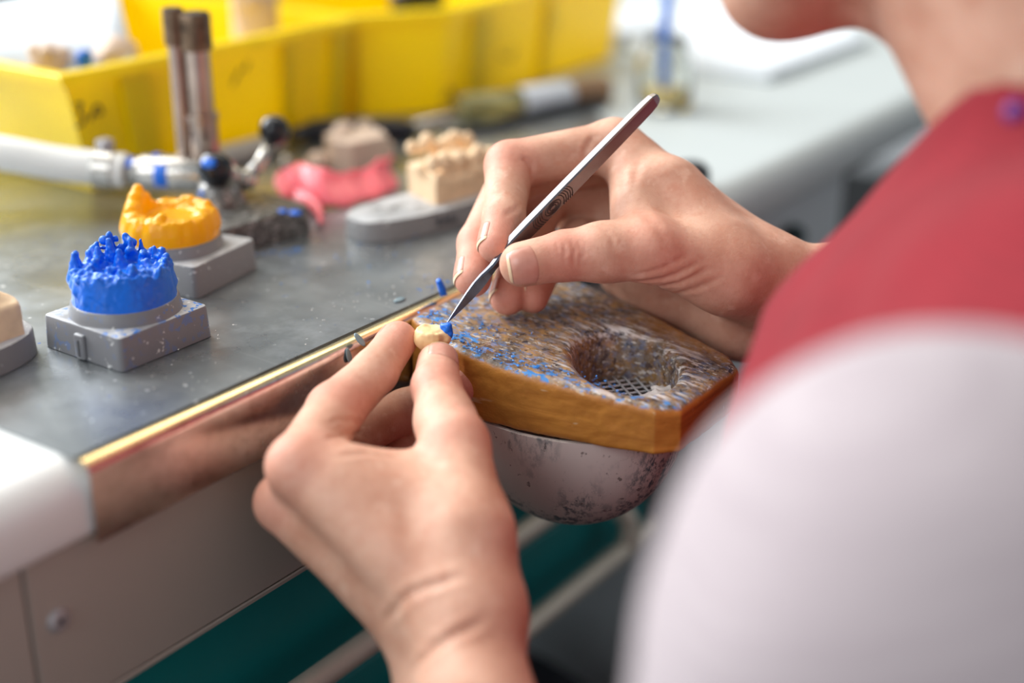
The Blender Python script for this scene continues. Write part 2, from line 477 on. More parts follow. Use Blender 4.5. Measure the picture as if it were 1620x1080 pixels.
top = N.mix(N.mul(N.step(N.noise(300, 5, .7), .46, .60), .8), top, srgb(128, 124, 120))
top = N.mix(N.step(N.noise(620, 5, .65, (1, .35, 1), (0, 0, .9)), .57, .63), top, srgb(206, 202, 194))
top = N.mix(N.mul(N.step(N.noise(480, 4, .65, (1, .6, 1)), .52, .57), N.attr('blue')), top, srgb(58, 132, 200))
top = N.mix(N.mul(N.step(N.noise(340, 4, .6), .58, .62), .85), top, srgb(44, 42, 54))
top = N.mix(N.mul(N.attr('scuff'), N.step(N.noise(520, 3, .6, (1, .10, 1), (0, 0, .8)), .50, .62)), top, srgb(226, 224, 222))
c = N.mix(N.attr('top'), c, top)
N.bump(N.noise(260, 5, .7), .35, .0008); 
PINWOOD = N.set(c, .48, 0)
N = NT('dirty_white_plastic')
c = N.mix(N.step(N.noise(20, 3), .3, .7), srgb(206, 200, 194), srgb(222, 216, 210))
f = N.mul(N.step(N.noise(330, 6, .75, (1, 1, .5)), .47, .58), N.step(N.noise(30, 3), .42, .58))
c = N.mix(f, c, srgb(84, 104, 112))
c = N.mix(N.mul(N.step(N.noise(330, 4, .6), .64, .67), .7), c, srgb(70, 62, 58))
TRAY = N.set(c, .45, 0)

# ------------------------------------------------------------------ camera and light
cam = bpy.data.cameras.new('camera'); co = bpy.data.objects.new('camera', cam); COL.objects.link(co)
co.location = (0, 0, BZ + .192)
hd, pt = math.radians(35.7), math.radians(22.3)
fw = Vector((math.cos(hd) * math.cos(pt), math.sin(hd) * math.cos(pt), -math.sin(pt)))
co.rotation_euler = fw.to_track_quat('-Z', 'Y').to_euler()
cam.sensor_width = 36; cam.lens = 50; cam.clip_start = .01; cam.clip_end = 30
cam.dof.use_dof = True; cam.dof.focus_distance = .508; cam.dof.aperture_fstop = 2.8
scn.camera = co
scn.view_settings.view_transform = 'Standard'; scn.view_settings.look = 'None'
scn.view_settings.exposure = .06; scn.view_settings.gamma = 1; scn.view_settings.use_curve_mapping = False
w = bpy.data.worlds.new('world'); scn.world = w; w.use_nodes = True
w.node_tree.nodes['Background'].inputs[0].default_value = (.88, .95, 1.0, 1)
w.node_tree.nodes['Background'].inputs[1].default_value = .38
def area(name, loc, target, size, power, col, sy=None):
    L = bpy.data.lights.new(name, 'AREA'); L.energy = power; L.color = col; L.size = size
    if sy: L.shape = 'RECTANGLE'; L.size_y = sy
    o = bpy.data.objects.new(name, L); COL.objects.link(o); o.location = loc
    o.rotation_euler = (Vector(target) - Vector(loc)).to_track_quat('-Z', 'Y').to_euler()
    return o
area('window_daylight', (.15, 2.3, 1.95), (.35, .3, .85), 2.2, 100, (.93, .97, 1.0), 1.1)
area('ceiling_lamp', (1.5, .70, 2.45), (.45, .3, .8), 1.5, 9, (1.0, .86, .62), .5)
area('side_fill', (-1.5, .35, 1.9), (.3, .3, .85), 1.1, 16, (.95, .98, 1.0), 1.1)  # added fill light, out of view, for tops and left-facing sides
area('overhead_fill', (.30, 1.25, 2.45), (.35, .3, .8), 1.2, 20, (1.0, .97, .92), 1.2)  # unseen area light added overhead for the knife facet to reflect

# ------------------------------------------------------------------ room
bm = bmesh.new(); box(bm, (-2.5, -2.5, -.05), (3.5, 2.6, 0)); struct(bmo('floor', bm, FLOORM))
bm = bmesh.new(); box(bm, (-2.5, 2.6, 0), (3.5, 2.7, 2.7)); struct(bmo('wall_back', bm, WALLM))

# ------------------------------------------------------------------ bench
def edge_y(x):
    t = min(max((x - .50) / .08, 0), 1); return .3205 - .020 * t * t * (3 - 2 * t)
def worktop(xs, m, label):
  bm = bmesh.new(); rows = []
  for x in xs:
    y = edge_y(x); R = .013; r = [(x, 1.0, .7995), (x, .6, .7995)]
    for k in range(9):
        a = PI / 2 * k / 8; r.append((x, y + R - R * math.sin(a), .7995 - R + R * math.cos(a)))
    for k in range(5):
        a = PI / 2 * k / 4; r.append((x, y + .004 - .004 * math.cos(a), .7785 - .004 * math.sin(a)))
    r.append((x, 1.0, .7745)); rows.append([Vector(p) for p in r])
  vs = loft(bm, rows, True)
  bm.faces.new(vs[0]); bm.faces.new(vs[-1][::-1])
  tag(bmo('worktop', bm, m, angle=40), label, 'worktop')
worktop([-.15, 0, .1, .2, .3, .4, .48, .50, .51, .52, .53, .54, .55], WHITE, 'white laminate worktop with rounded front edge running under the grey sheet steel')
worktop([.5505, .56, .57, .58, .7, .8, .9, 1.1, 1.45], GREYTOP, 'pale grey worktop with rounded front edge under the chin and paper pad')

cov = empty('steel_cover', (.23, .32, BZ), 'grey sheet steel laid over the worktop and folded down its front edge', 'bench cover')
X0, X1 = .2302, .60
def strip(bm, prof, xs=(X0, X1), th=.0009):
    n = len(prof); nor = []
    for i in range(n):
        a = Vector(prof[max(i - 1, 0)]); b = Vector(prof[min(i + 1, n - 1)]); d = (b - a).normalized(); nor.append(Vector((d.y, -d.x)))
    out = [Vector(p) for p in prof]; inn = [Vector(p) - m * th for p, m in zip(prof, nor)]
    loop = out + inn[::-1]
    k = 40; vs = loft(bm, [[Vector((xs[0] + (xs[1] - xs[0]) * j / k, p.x, p.y)) for p in loop] for j in range(k + 1)], True)
    bm.faces.new(vs[0]); bm.faces.new(vs[-1][::-1])
R = .0042; yf = .3186; zt = .8006
arc = lambda a: (yf + R - R * math.sin(a), zt - R + R * math.cos(a))
bm = bmesh.new(); xr = lambda y: min(.735, X1 + max(0, y - .3225) * .80)
rows = []
for j in range(25):
    s = j / 24; a = []
    for y in (.70, .60, .5, .45, .4, .36, .3250): a.append(Vector((X0 + (xr(y) - X0) * s, y, zt)))
    rows.append(a + [p - Vector((0, 0, .0009)) for p in a[::-1]])
vs = loft(bm, rows, True)
for e_ in (vs[0], vs[-1]):
    for i in range(6): bm.faces.new((e_[i], e_[i + 1], e_[12 - i], e_[13 - i]))
bmo('top_sheet', bm, STEEL, cov, angle=40)
bm = bmesh.new(); strip(bm, [arc(PI / 2 * .02 + PI / 2 * .55 * k / 6) for k in range(7)]); bmo('bend', bm, GOLDGLINT, cov, angle=60)
bm = bmesh.new(); strip(bm, [arc(PI / 2 * (.57 + .43 * k / 5)) for k in range(6)] + [(yf, .79), (yf, .7835), (yf + .0002, .7735)]); bmo('front_lip', bm, EDGE, cov, angle=60)

def panel(name, x0, x1, y, z0, z1, m, label, lip=True):
    t = empty(name, ((x0 + x1) / 2, y, z0), label, 'front panel')
    bm = bmesh.new(); box(bm, (x0, y, z0 + (.0022 if lip else 0)), (x1, y + .016, z1), .0006, 1); bmo('board', bm, m, t)
    if lip:
        bm = bmesh.new(); box(bm, (x0, y - .0003, z0), (x1, y + .016, z0 + .0020), .0004, 1); bmo('bottom_edge', bm, m, t)
    return t
panel('apron_panel', -.15, .2062, .3235, .7172, .7745, PANEL, 'plain cream apron panel at the white end of the worktop, no screw')
t = panel('apron_panel', .2070, .60, .3235, .7172, .7745, PANEL, 'cream apron panel with a screw in its corner under the steel edge')
sc_c = Vector((0.2161,0.3235,0.7521))
s = bmesh.new(); lathe(s, [(0, .0016), (.0016, .0016), (.0026, .0017), (.0034, .0013), (.0039, .0004), (.0039, -.002), (0, -.002)], sc_c, (0, -1, 0), 28)
scr = bmo('screw', s, SCREW, t, True)
s = bmesh.new()
for a in (.5, .5 + PI / 2):
    u = Vector((math.cos(a), 0, math.sin(a))) * .0014
    tube(s, [sc_c + Vector((0, -.0016, 0)) - u, sc_c + Vector((0, -.0016, 0)) + u], .00035, 6)
bmo('screw_slot', s, BLACKP, scr)

cab = empty('drawer_cabinet', (.40, .345, .603), 'dark teal drawer cabinet with bar handles under the cream apron', 'drawer cabinet')
bm = bmesh.new(); box(bm, (-.12, .349, .603), (.60, .70, .714), .001, 1); bmo('body', bm, TEAL, cab)
def handle(par, xa, xb, z, yb, rise):
    p = smoothpath([(xa, yb + .02, z + rise), (xa, yb + .004, z + rise * .8), (xa, yb, z + rise * .4), (xa + .004, yb, z + .001), (xa + .012, yb, z), (xb - .012, yb, z), (xb - .004, yb, z + .001), (xb, yb, z + rise * .4), (xb, yb + .004, z + rise * .8), (xb, yb + .022, z + rise)], 6)
    b = bmesh.new(); tube(b, p, .0052, 14); return bmo('handle', b, ALU, par, True)
for (z0, z1, hz, xa, xb, rise) in ((.650, .7125, .671, .00, .510, .012), (.604, .647, .6195, .05, .549, .022)):
    bm = bmesh.new(); box(bm, (-.11, .337, z0), (.595, .349, z1), .002, 2); d = bmo('drawer', bm, TEAL, cab)
    handle(d, xa, xb, hz, .321, rise)

rc = empty('side_cabinet', (.69, .315, .60), 'pale grey cabinet with a dark round knob under the far end of the worktop', 'cabinet')
bm = bmesh.new(); box(bm, (.602, .316, .45), (.778, .75, .7745), .002, 1); bmo('body', bm, GREYFRONT, rc)
kc = Vector((0.6976,0.3160,0.7483))
bm = bmesh.new(); lathe(bm, [(0, .012), (.004, .012), (.0065, .009), (.0068, .004), (.004, .002), (.004, -.001), (0, -.001)], kc, (0, -1, 0), 24); bmo('knob', bm, plain('dark_green_knob', srgb(10, 44, 48), .4), rc, True)

# ------------------------------------------------------------------ bench pin, its catch tray
PINPOLY = np.array([(.3780, .3178), (.3720, .302), (.3675, .285), (.3690, .262), (.3755, .230), (.3805, .214), (.3870, .2075),
                    (.4300, .2080), (.4365, .2150), (.4470, .252), (.4540, .295), (.4550, .3178)], np.float32) * 1000
def poly_sd(p, P):
    d = np.full(len(p), 1e9, np.float32); s = np.ones(len(p), np.float32); n = len(P)
    for i in range(n):
        a = P[i]; b = P[i - 1]; e = b - a; w = p - a
        q = w - e * np.clip((w @ e) / (e @ e), 0, 1)[:, None]
        d = np.minimum(d, (q * q).sum(1))
        c1 = p[:, 1] >= a[1]; c2 = p[:, 1] < b[1]; c3 = e[0] * w[:, 1] > e[1] * w[:, 0]
        s = np.where((c1 & c2 & c3) | (~c1 & ~c2 & ~c3), -s, s)
    return np.sqrt(d) * s
def pin_top(y): return 800.6 - 11.6 * np.clip((318 - y) / 112, -.1, 1.1)
HC = np.array((404.5, 240.0)); HA, HB, HANG = 22.5, 17.0, math.radians(40)
def hole_sd(p, grow=0):
    u = p[:, :2] - HC; c, s = math.cos(HANG), math.sin(HANG)
    x = u[:, 0] * c + u[:, 1] * s; y = -u[:, 0] * s + u[:, 1] * c
    a, b = HA + grow, HB + grow
    k0 = np.sqrt((x / a) ** 2 + (y / b) ** 2); k1 = np.sqrt((x / a ** 2) ** 2 + (y / b ** 2) ** 2) + 1e-6
    return k0 * (k0 - 1) / k1
def pin_f(p):
    d = smax(poly_sd(p[:, :2], PINPOLY) , p[:, 2] - pin_top(p[:, 1]), 3.5)
    d = smax(d, 772.0 - p[:, 2], 2.0)
    funnel = np.clip((p[:, 2] - 775) / 22, 0, 1) ** 2 * 4.0
    d = smax(d, -hole_sd(p, funnel), 3.5)
    return d + .25 * (hash_noise(p, .22) - .5) + .15 * (hash_noise(p, .6, 2) - .5)
def pin_attrs(v, n):
    mm = v * 1000; u = hole_sd(mm, 0)
    edge = poly_sd(mm[:, :2].astype(np.float32), PINPOLY)
    top = np.clip((n[:, 2] - .45) / .3, 0, 1); top = np.maximum(top, ((u < 4.5) & (edge < -3)) * .9)
    top = np.clip(top + (hash_noise(mm, .35, 5) - .5) * .7 * ((mm[:, 2] > pin_top(mm[:, 1]) - 6)), 0, 1) * (top > .02)
    clean = np.clip((mm[:, 0] - 425) / 14, 0, 1) * np.clip((mm[:, 1] - 205) / 10, 0, 1) * np.clip((262 - mm[:, 1]) / 15, 0, 1)
    nearL = np.exp(-((edge + 3) / 9) ** 2) * np.clip((400 - mm[:, 0]) / 20, 0, 1)
    blue = np.clip(.25 + nearL * 1.2 + .5 * np.clip((mm[:, 1] - 285) / 25, 0, 1), 0, 1)
    scuff = np.exp(-((u - 3) / 8) ** 2) * np.clip((n[:, 2] - .15) / .3, 0, 1)
    return {'top': top * (1 - .75 * clean), 'blue': blue, 'scuff': scuff}
pin = empty('bench_pin', (.41, .318, .772), 'worn brown wooden bench pin with a large hole, flecked with blue wax', 'bench pin')
sdf_obj('block', Body([Fn(pin_f)]), (.355, .198, .764), (.465, .326, .810), .8, PINWOOD, pin, attrs=pin_attrs)
scr = bmesh.new(); n = 12
for k in range(-n, n + 1):
    for s in (1, -1):
        a = math.radians(8) + s * PI / 4; d = Vector((math.cos(a), math.sin(a), 0)); q = Vector((-d.y, d.x, 0)) * k * .0038
        c = Vector((.4045, .240, .7760 + .0003 * s)) + q
        L = math.sqrt(max(0, .0225 ** 2 - (k * .0038) ** 2))
        if L > .004: tube(scr, [c - d * L, c + d * L], .00045, 6)
bmo('wire_screen', scr, MESHM, pin, True)
def dust_f(p):
    c = np.array((411., 229., 777.)); q = (p - c) / np.array((12., 7.5, 3.0))
    return (np.sqrt((q * q).sum(1)) - 1) * 2.6 + 2.2 * (hash_noise(p, .45, 3) - .5)
o = sdf_obj('plaster_dust', Body([Fn(dust_f)]), (.395, .216, .771), (.430, .243, .783), .6, DUST)
tag(o, 'white plaster dust caught on the wire screen inside the hole', 'plaster dust', kind='stuff')

tr = empty('catch_tray', (.392, .262, .735), 'scratched off-white plastic catch bowl hanging under the wooden bench pin', 'catch tray')
bm = bmesh.new(); rows = []
for i in range(15):
    a = PI / 2 * i / 14; rr = math.cos(a) if i < 14 else .001; z = -.050 * math.sin(a)
    rows.append([Vector((.4055 + .0375 * rr * math.cos(2 * PI * k / 56), .266 + .047 * rr * math.sin(2 * PI * k / 56), .7714 + z)) for k in range(56)])
inner = [[Vector((.4055 + (p.x - .4055) * .95, .266 + (p.y - .266) * .95, min(p.z * 1.0 + .002, .7714))) for p in r] for r in rows[::-1]]
vs = loft(bm, rows + inner, True); bm.faces.new(vs[-1]) if False else None
loft(bm, [[v.co.copy() for v in vs[-1]], [v.co.copy() for v in vs[0]]], True)
bmesh.ops.remove_doubles(bm, verts=bm.verts[:], dist=1e-5)
bmo('bowl', bm, TRAY, tr, angle=50)
bm = bmesh.new(); box(bm, (.388, .305, .750), (.424, .3225, .7713), .002, 2); bmo('bracket', bm, TRAY, tr)

# ------------------------------------------------------------------ mould bases with wax
def mould(name, label, cat, corner, ang, sx, sy, hz, rc, rr, waxname, waxm, basem, body, lo, hi, clip=False):
    ca, sa = math.cos(ang), math.sin(ang)
    W = lambda u, v: (corner[0] + u * ca - v * sa, corner[1] + u * sa + v * ca)
    c = W(sx / 2, sy / 2)
    t = empty(name, (c[0], c[1], BZ), label, cat)
    bm = bmesh.new(); pts = []
    for (qx, qy, a0) in ((sx, 0, -PI / 2), (sx, sy, 0), (0, sy, PI / 2), (0, 0, PI)):
        r = .0022; ox = qx - r if qx else r; oy = qy - r if qy else r
        for k in range(5): pts.append(W(ox + r * math.cos(a0 + PI / 2 * k / 4), oy + r * math.sin(a0 + PI / 2 * k / 4)))
    prism(bm, pts, BZ + .0008, BZ + hz, .0012, 2, .975); bmo('base', bm, basem, t, angle=35)
    bm = bmesh.new(); z = BZ + hz
    lathe(bm, [(rr - .0025, z - .001), (rr + .0012, z - .0005), (rr + .0005, z + .0008), (rr, z + .0040), (rr - .0006, z + .0046), (rr - .003, z + .0046), (rr - .004, z - .001)], (rc[0], rc[1], 0), (0, 0, 1), 72)
    bmo('ring', bm, basem, t, angle=40)
    if clip:
        bm = bmesh.new(); x = corner[0]; y = .3825
        box(bm, (x - .0012, y - .0026, BZ + .001), (x + .001, y + .0026, BZ + .0102), .0009, 3); cl = bmo('clip', bm, basem, t, angle=40)
        bm = bmesh.new(); box(bm, (x - .0015, y - .0006, BZ + .002), (x - .0008, y + .0006, BZ + .0085), .0003, 1); bmo('clip_slot', bm, INKG, cl)
    sdf_obj(waxname, body, lo, hi, .45, waxm, t)
    return t
def pol(c, r, a, z): return (c[0] + r * math.cos(math.radians(a)), c[1] + r * math.sin(math.radians(a)), z)
def cup(c, zb, zt, r0, r1, r_in, floor):
    def f(p):
        q = p - np.array((c[0] * 1000, c[1] * 1000, 0)); rad = np.sqrt(q[:, 0] ** 2 + q[:, 1] ** 2)
        t = np.clip((p[:, 2] - zb) / (zt - zb), 0, 1)
        top = zt + 3.2 * (hash_noise(p * np.array((1, 1, 0)), .30, 4) - .5) + 2.0 * (hash_noise(p * np.array((1, 1, 0)), .7, 8) - .5)
        d = smax(rad - (r0 + (r1 - r0) * t), p[:, 2] - top, 1.0); d = np.maximum(d, zb - p[:, 2])
        hole = smax(rad - r_in, floor - p[:, 2], 2.0)
        d = smax(d, -hole, 1.0)
        return d + .3 * (hash_noise(p, .9, 6) - .5)
    return Fn(f)
# blue: a cup whose rim is torn into crags
bc = (.3005, .3832); zb = (BZ + .0165)
rim = [cup(bc, (zb) * 1000, (zb + .0122) * 1000, 18.0, 16.6, 9.5, (zb + .0108) * 1000)]
sp = [(132, 16, 10, 17.5, 3.2, 2.0), (122, 15.8, 11, 17, 2.4, 1.2), (145, 16.0, 9, 13, 2.2, 1.4), (92, 15.2, 8, 16.0, 3.4, 2.2), (80, 15, 9, 17.8, 2.6, 1.4), (68, 14.5, 9, 20.2, 2.5, 1.6), (60, 15, 9, 20.6, 1.8, .8), (45, 15, 9, 19.2, 2.4, 1.4), (36, 14.8, 8, 18, 3.0, 1.4),
      (20, 15, 9, 17.6, 2.4, .9), (5, 14.6, 8, 15, 3.0, 1.6), (-12, 14.5, 8, 14.6, 2.6, 1.3), (-26, 15, 7, 16.6, 3.2, 2.4), (-38, 15.6, 7, 15.4, 3.0, 1.8), (-20, 13, 8, 16.8, 1.9, 1.2),
      (160, 15.8, 8, 12.5, 2.4, 1.6), (182, 15.6, 6, 10.5, 2.2, 1.6), (210, 15, 7, 13.0, 2.8, 1.8), (228, 14, 8, 15.6, 2.8, 1.6), (238, 14.6, 8, 14.2, 2.2, 1.3), (250, 13.4, 8, 16.4, 2.4, 1.0), (262, 14.4, 8, 13.8, 2.4, 1.5), (280, 15, 7, 13.0, 2.4, 1.4), (300, 15.2, 7, 13.6, 2.6, 1.6), (315, 15.4, 7, 14.8, 2.6, 1.7)]
rn = random.Random(3)
sp += [(70, 9.5, 9, 19.6, 3.8, 1.2), (30, 10, 9, 18.6, 3.6, 1.2), (105, 9.5, 9, 18.4, 3.8, 1.6), (150, 9, 9, 15.8, 3.8, 2.0), (350, 9, 9, 16.2, 3.6, 1.6), (310, 9, 9, 15.0, 3.8, 2.0), (200, 8, 9, 14.6, 3.8, 2.2), (260, 8, 9, 15.4, 3.8, 1.6), (60, 3, 9, 17.4, 4.2, 2.0)]
for a, r, h0, h1, ra, rb in sp:
    rim.append(Cone(pol(bc, r / 1000, a, zb + h0 / 1000 - .002), pol(bc, (r - .4) / 1000, a + rn.uniform(-4, 4), zb + h1 / 1000 - rb * .55 / 1000), ra, rb * .55, .9))
    for j in range(3):
        aa = a + rn.uniform(-10, 10); hh = h0 + rn.uniform(.1, .8) * (h1 - h0)
        rim.append(Ell(pol(bc, (r + rn.uniform(-1.8, .6)) / 1000, aa, zb + hh / 1000), [rn.uniform(.9, 1.7)] * 3, .6))
rim.append(Fn(lambda p: np.maximum(np.sqrt((p[:, 0] - bc[0] * 1000) ** 2 + (p[:, 1] - bc[1] * 1000) ** 2) - 18.2, np.abs(p[:, 2] - zb * 1000 + .2) - .7), .5))
RIM = Body(rim)
def torn(p):
    up = np.clip((p[:, 2] - (zb * 1000 + 8.5)) / 4, 0, 1)
    return RIM.d(p) + up * (1.3 * (hash_noise(p * np.array((1, 1, .6)), .42, 61) - .5) + .45 * (hash_noise(p, 1.1, 62) - .5))
mould('wax_mould', 'torn blue wax cup on a square grey base, nearest the steel edge', 'wax mould', (.2795, .3622), 0, .0413, .0413, .0128, bc, .0187, 'blue_wax', BLUEWAX, GREYBASE, Body([Fn(torn)]), (.279, .362, .814), (.322, .405, .842), True)
# orange: a dental arch of smooth lumps
oc = (.3565, .4215); zo = BZ + .0170
arch = [cup(oc, zo * 1000, (zo + .0104) * 1000, 18.6, 17.2, 10.5, (zo + .0088) * 1000)]
for a, r, h, ra, rb in [(130, 14.5, 15.5, 4.8, 3.6), (118, 14, 18.5, 4.6, 3.2), (108, 14, 20.5, 3.8, 2.2), (145, 15, 15, 4.4, 3), (96, 13.5, 17, 4, 2.6), (160, 15, 12.5, 4, 2.8), (82, 14, 13, 3.6, 2.4), (178, 15, 11, 4, 2.8), (200, 14.6, 12, 3.6, 2.5), (216, 14, 14, 3, 2.0), (232, 14.5, 11.5, 3.4, 2.4), (250, 14.8, 11, 3.4, 2.4), (268, 15, 11, 3.4, 2.6), (285, 15, 12, 3.4, 2.4),
                        (300, 14.6, 12.5, 3.6, 2.4), (315, 15, 11.5, 3.6, 2.4), (330, 15.4, 13.5, 3.6, 2.0), (345, 15.2, 12, 3.6, 2.2), (358, 15, 12.5, 3.6, 1.9), (12, 14.6, 13.5, 3.6, 1.7), (24, 14.8, 13, 3.4, 2), (40, 14.5, 11, 3.4, 2.2), (60, 14, 11, 3.4, 2.2)]:
    arch.append(Cone(pol(oc, r / 1000, a, zo + .005), pol(oc, (r - .6) / 1000, a, zo + (h - rb) / 1000), ra, rb, 1.7))
    arch.append(Ell(pol(oc, (r + 1.4) / 1000, a + 5, zo + .006), (2.4, 2.4, 3.4), 3))
arch.append(Fn(lambda p: np.maximum(np.sqrt((p[:, 0] - oc[0] * 1000) ** 2 + (p[:, 1] - oc[1] * 1000) ** 2) - 18.9, np.abs(p[:, 2] - zo * 1000 + .2) - .7), .5))
mould('wax_mould', 'orange wax dental arch on a square grey base behind the blue one', 'wax mould', (.3430, .3945), math.radians(10), .0405, .0425, .0134, oc, .0192, 'orange_wax', ORANGEWAX, GREYBASE2, Body(arch), (.334, .399, .814), (.379, .445, .846))

# ------------------------------------------------------------------ plaster models
def stadium(c, d, a, b, n=40, p=2.6):
    d = Vector((d[0], d[1])).normalized(); q = Vector((-d.y, d.x)); out = []
    for k in range(n):
        t = 2 * PI * k / n; x = math.copysign(abs(math.cos(t)) ** (2 / p), math.cos(t)) * a; y = math.copysign(abs(math.sin(t)) ** (2 / p), math.sin(t)) * b
        out.append((c[0] + d.x * x + q.x * y, c[1] + d.y * x + q.y * y))
    return out
def oval_model(label, c, d, a, b, h, body, lo, hi, marks=None, holes=()):
    t = empty('plaster_model', (c[0], c[1], BZ), label, 'plaster model')
    bm = bmesh.new(); prism(bm, stadium(c, d, a, b), BZ + .0008, BZ + h, .001, 2, .985); bmo('base_plate', bm, GREYBASE2, t, angle=35)
    sdf_obj('plaster_cast', body, lo, hi, .55, PLASTER, t)
    for (x, y) in holes:
        bm = bmesh.new(); lathe(bm, [(0, .0003), (.0008, .0003), (.0008, -.001), (0, -.001)], (x, y, BZ + h), (0, 0, 1), 12); bmo('pin_hole', bm, INKG, t)
    if marks:
        for st in marks:
            bm = bmesh.new(); tube(bm, smoothpath(st, 5), .00045, 6); bmo('pencil_mark', bm, INKG, t, True)
    return t
def quad_block(P, z0, z1, rnd=1.2):
    P = np.array(P, np.float32) * 1000
    def f(p): return smax(smax(poly_sd(p[:, :2], P), p[:, 2] - z1 * 1000, rnd), z0 * 1000 - p[:, 2], .5) + .25 * (hash_noise(p, .5, 9) - .5)
    return Fn(f)
rn = random.Random(11); bl = [quad_block([(.4690, .3782), (.5060, .3720), (.5120, .3960), (.4785, .4020)], BZ + .0092, BZ + .0235)]
for i in range(9):                     # two rows of worn teeth along the block
    u = i / 8
    for (ax, ay, bx, by, h) in ((.4705, .3805, .506, .3745, .0265), (.4785, .3985, .511, .3930, .0305)):
        x = ax + (bx - ax) * u; y = ay + (by - ay) * u
        bl.append(Ell((x + rn.uniform(-.001, .001), y + rn.uniform(-.001, .001), BZ + h + rn.uniform(-.0025, .002)), (rn.uniform(2.3, 3.3), rn.uniform(2.6, 3.6), rn.uniform(3, 4.6)), 1.4))
    bl.append(Ell((.4735 + .036 * u, .3895 - .006 * u, BZ + .0245 + rn.uniform(-.001, .002)), (3.2, 4, 3.2), 2))
    bl.append(Ell((.4705 + .0365 * u, .3775 - .006 * u, BZ + .0205 + rn.uniform(-.003, .0015)), (2.6, 1.6, 2.8), 1.2))
fy = lambda x: .3717 + (x - .463) * -.237
def scribble(pts):
    out = []
    for x, z in pts: out.append((x, fy(x) - .0007, BZ + z))
    return out
mk = [scribble([(.4615, .0075), (.4615, .0035)]), scribble([(.4615, .0075), (.4632, .0068), (.4618, .0055), (.4634, .0045), (.4615, .0035)]), scribble([(.4650, .0035), (.4660, .0072), (.4671, .0035)]), scribble([(.4688, .0072), (.4684, .0040), (.4699, .0036)]), scribble([(.4712, .0070), (.4712, .0036), (.4724, .0052)])]
oval_model('cast tooth row on a grey oval base with pencil marks, beside the knuckles', (.467, .387), (.97, -.23), .036, .0158, .0098, Body(bl), (.462, .364, .806), (.522, .410, .842), mk, [(0.4511,0.3956,0.8098)[:2], (0.4566,0.3912,0.8098)[:2], (0.4644,0.3851,0.8098)[:2]])
lb = [quad_block([(.225, .3990), (.2690, .3985), (.2715, .4045), (.2680, .4230), (.225, .4260)], BZ + .0092, BZ + .0215, 2.0)]
lb += [Ell((.258, .410, BZ + .023), (9, 8, 7), 5), Ell((.246, .412, BZ + .028), (9, 8, 8), 5), Ell((.234, .412, BZ + .033), (9, 8, 8), 4), Ell((.2665, .407, BZ + .019), (4, 6, 4), 3)]
oval_model('smooth cream plaster cast on a grey oval base, left of the blue wax', (.2455, .4120), (1, 0), .0325, .0190, .0098, Body(lb), (.221, .393, .806), (.276, .430, .845))
pb = [quad_block([(.5105, .4640), (.5330, .4600), (.5420, .4720), (.5340, .4880), (.5170, .4885), (.5085, .4740)], BZ + .0006, BZ + .0165, 1.5), Ell((.5400, .470, BZ + .006), (7, 6, 5.5), 2), Ell((.507, .484, BZ + .005), (6, 6, 5), 2), Ell((.5245, .482, BZ + .0185), (6, 5, 3), 3), Ell((.514, .478, BZ + .0165), (4, 4, 3), 3)]
o = sdf_obj('plaster_block', Body(pb), (.497, .452, .799), (.552, .497, .826), .7, PLASTERP, None, (.524, .474, BZ))
tag(o, 'small beige plaster block lying behind the pink wax', 'plaster block')

# ------------------------------------------------------------------ pink wax sheet, curled and standing on edge
base = [(0.4560,0.4575,0.8000), (0.4635,0.4541,0.8000), (0.4592,0.4393,0.8000), (0.4637,0.4297,0.8000), (0.4780,0.4269,0.8000), (0.4914,0.4259,0.8000), (0.5064,0.4307,0.8000)]
hts = [.0085, .0125, .0150, .0125, .0105, .0130, .0105]
path = smoothpath(base, 6); hh = [hts[min(int(i / 6), 6)] + (hts[min(int(i / 6) + 1, 6)] - hts[min(int(i / 6), 6)]) * ((i % 6) / 6) for i in range(len(path))]
bm = bmesh.new(); rows = []
for j in range(9):
    v = j / 8; rows.append([Vector((p.x + .010 * v * v, p.y + .012 * math.sin(v * 1.6) , BZ + .0014 + h * v ** .8 + .0006 * math.sin(i * .9))) for i, (p, h) in enumerate(zip(path, hh))])
loft(bm, rows)
lob = smoothpath([(0.4573,0.4513,0.8020), (0.4548,0.4410,0.8020), (0.4472,0.4281,0.8020), (0.4380,0.4184,0.8020)], 5); wl = [.0065, .0062, .0055, .0045]
rows = []
for j in range(7):
    u = (j / 6 - .5) * 2
    rows.append([Vector((p.x + .0050 * u * (1 - .3 * i / 15), p.y + .0030 * u, BZ + .0030 + .0045 * (1 - u * u) * (1 - .4 * i / 15))) for i, p in enumerate(lob)])
loft(bm, rows)
bmesh.ops.recalc_face_normals(bm, faces=bm.faces[:])
o = bmo('pink_wax_sheet', bm, PINKWAX, None, True, base[3])
sm = o.modifiers.new('thick', 'SOLIDIFY'); sm.thickness = .0024; sm.offset = 0
ss = o.modifiers.new('soft', 'SUBSURF'); ss.levels = ss.render_levels = 2
tag(o, 'curled sheet of pink modelling wax on the steel', 'wax sheet')

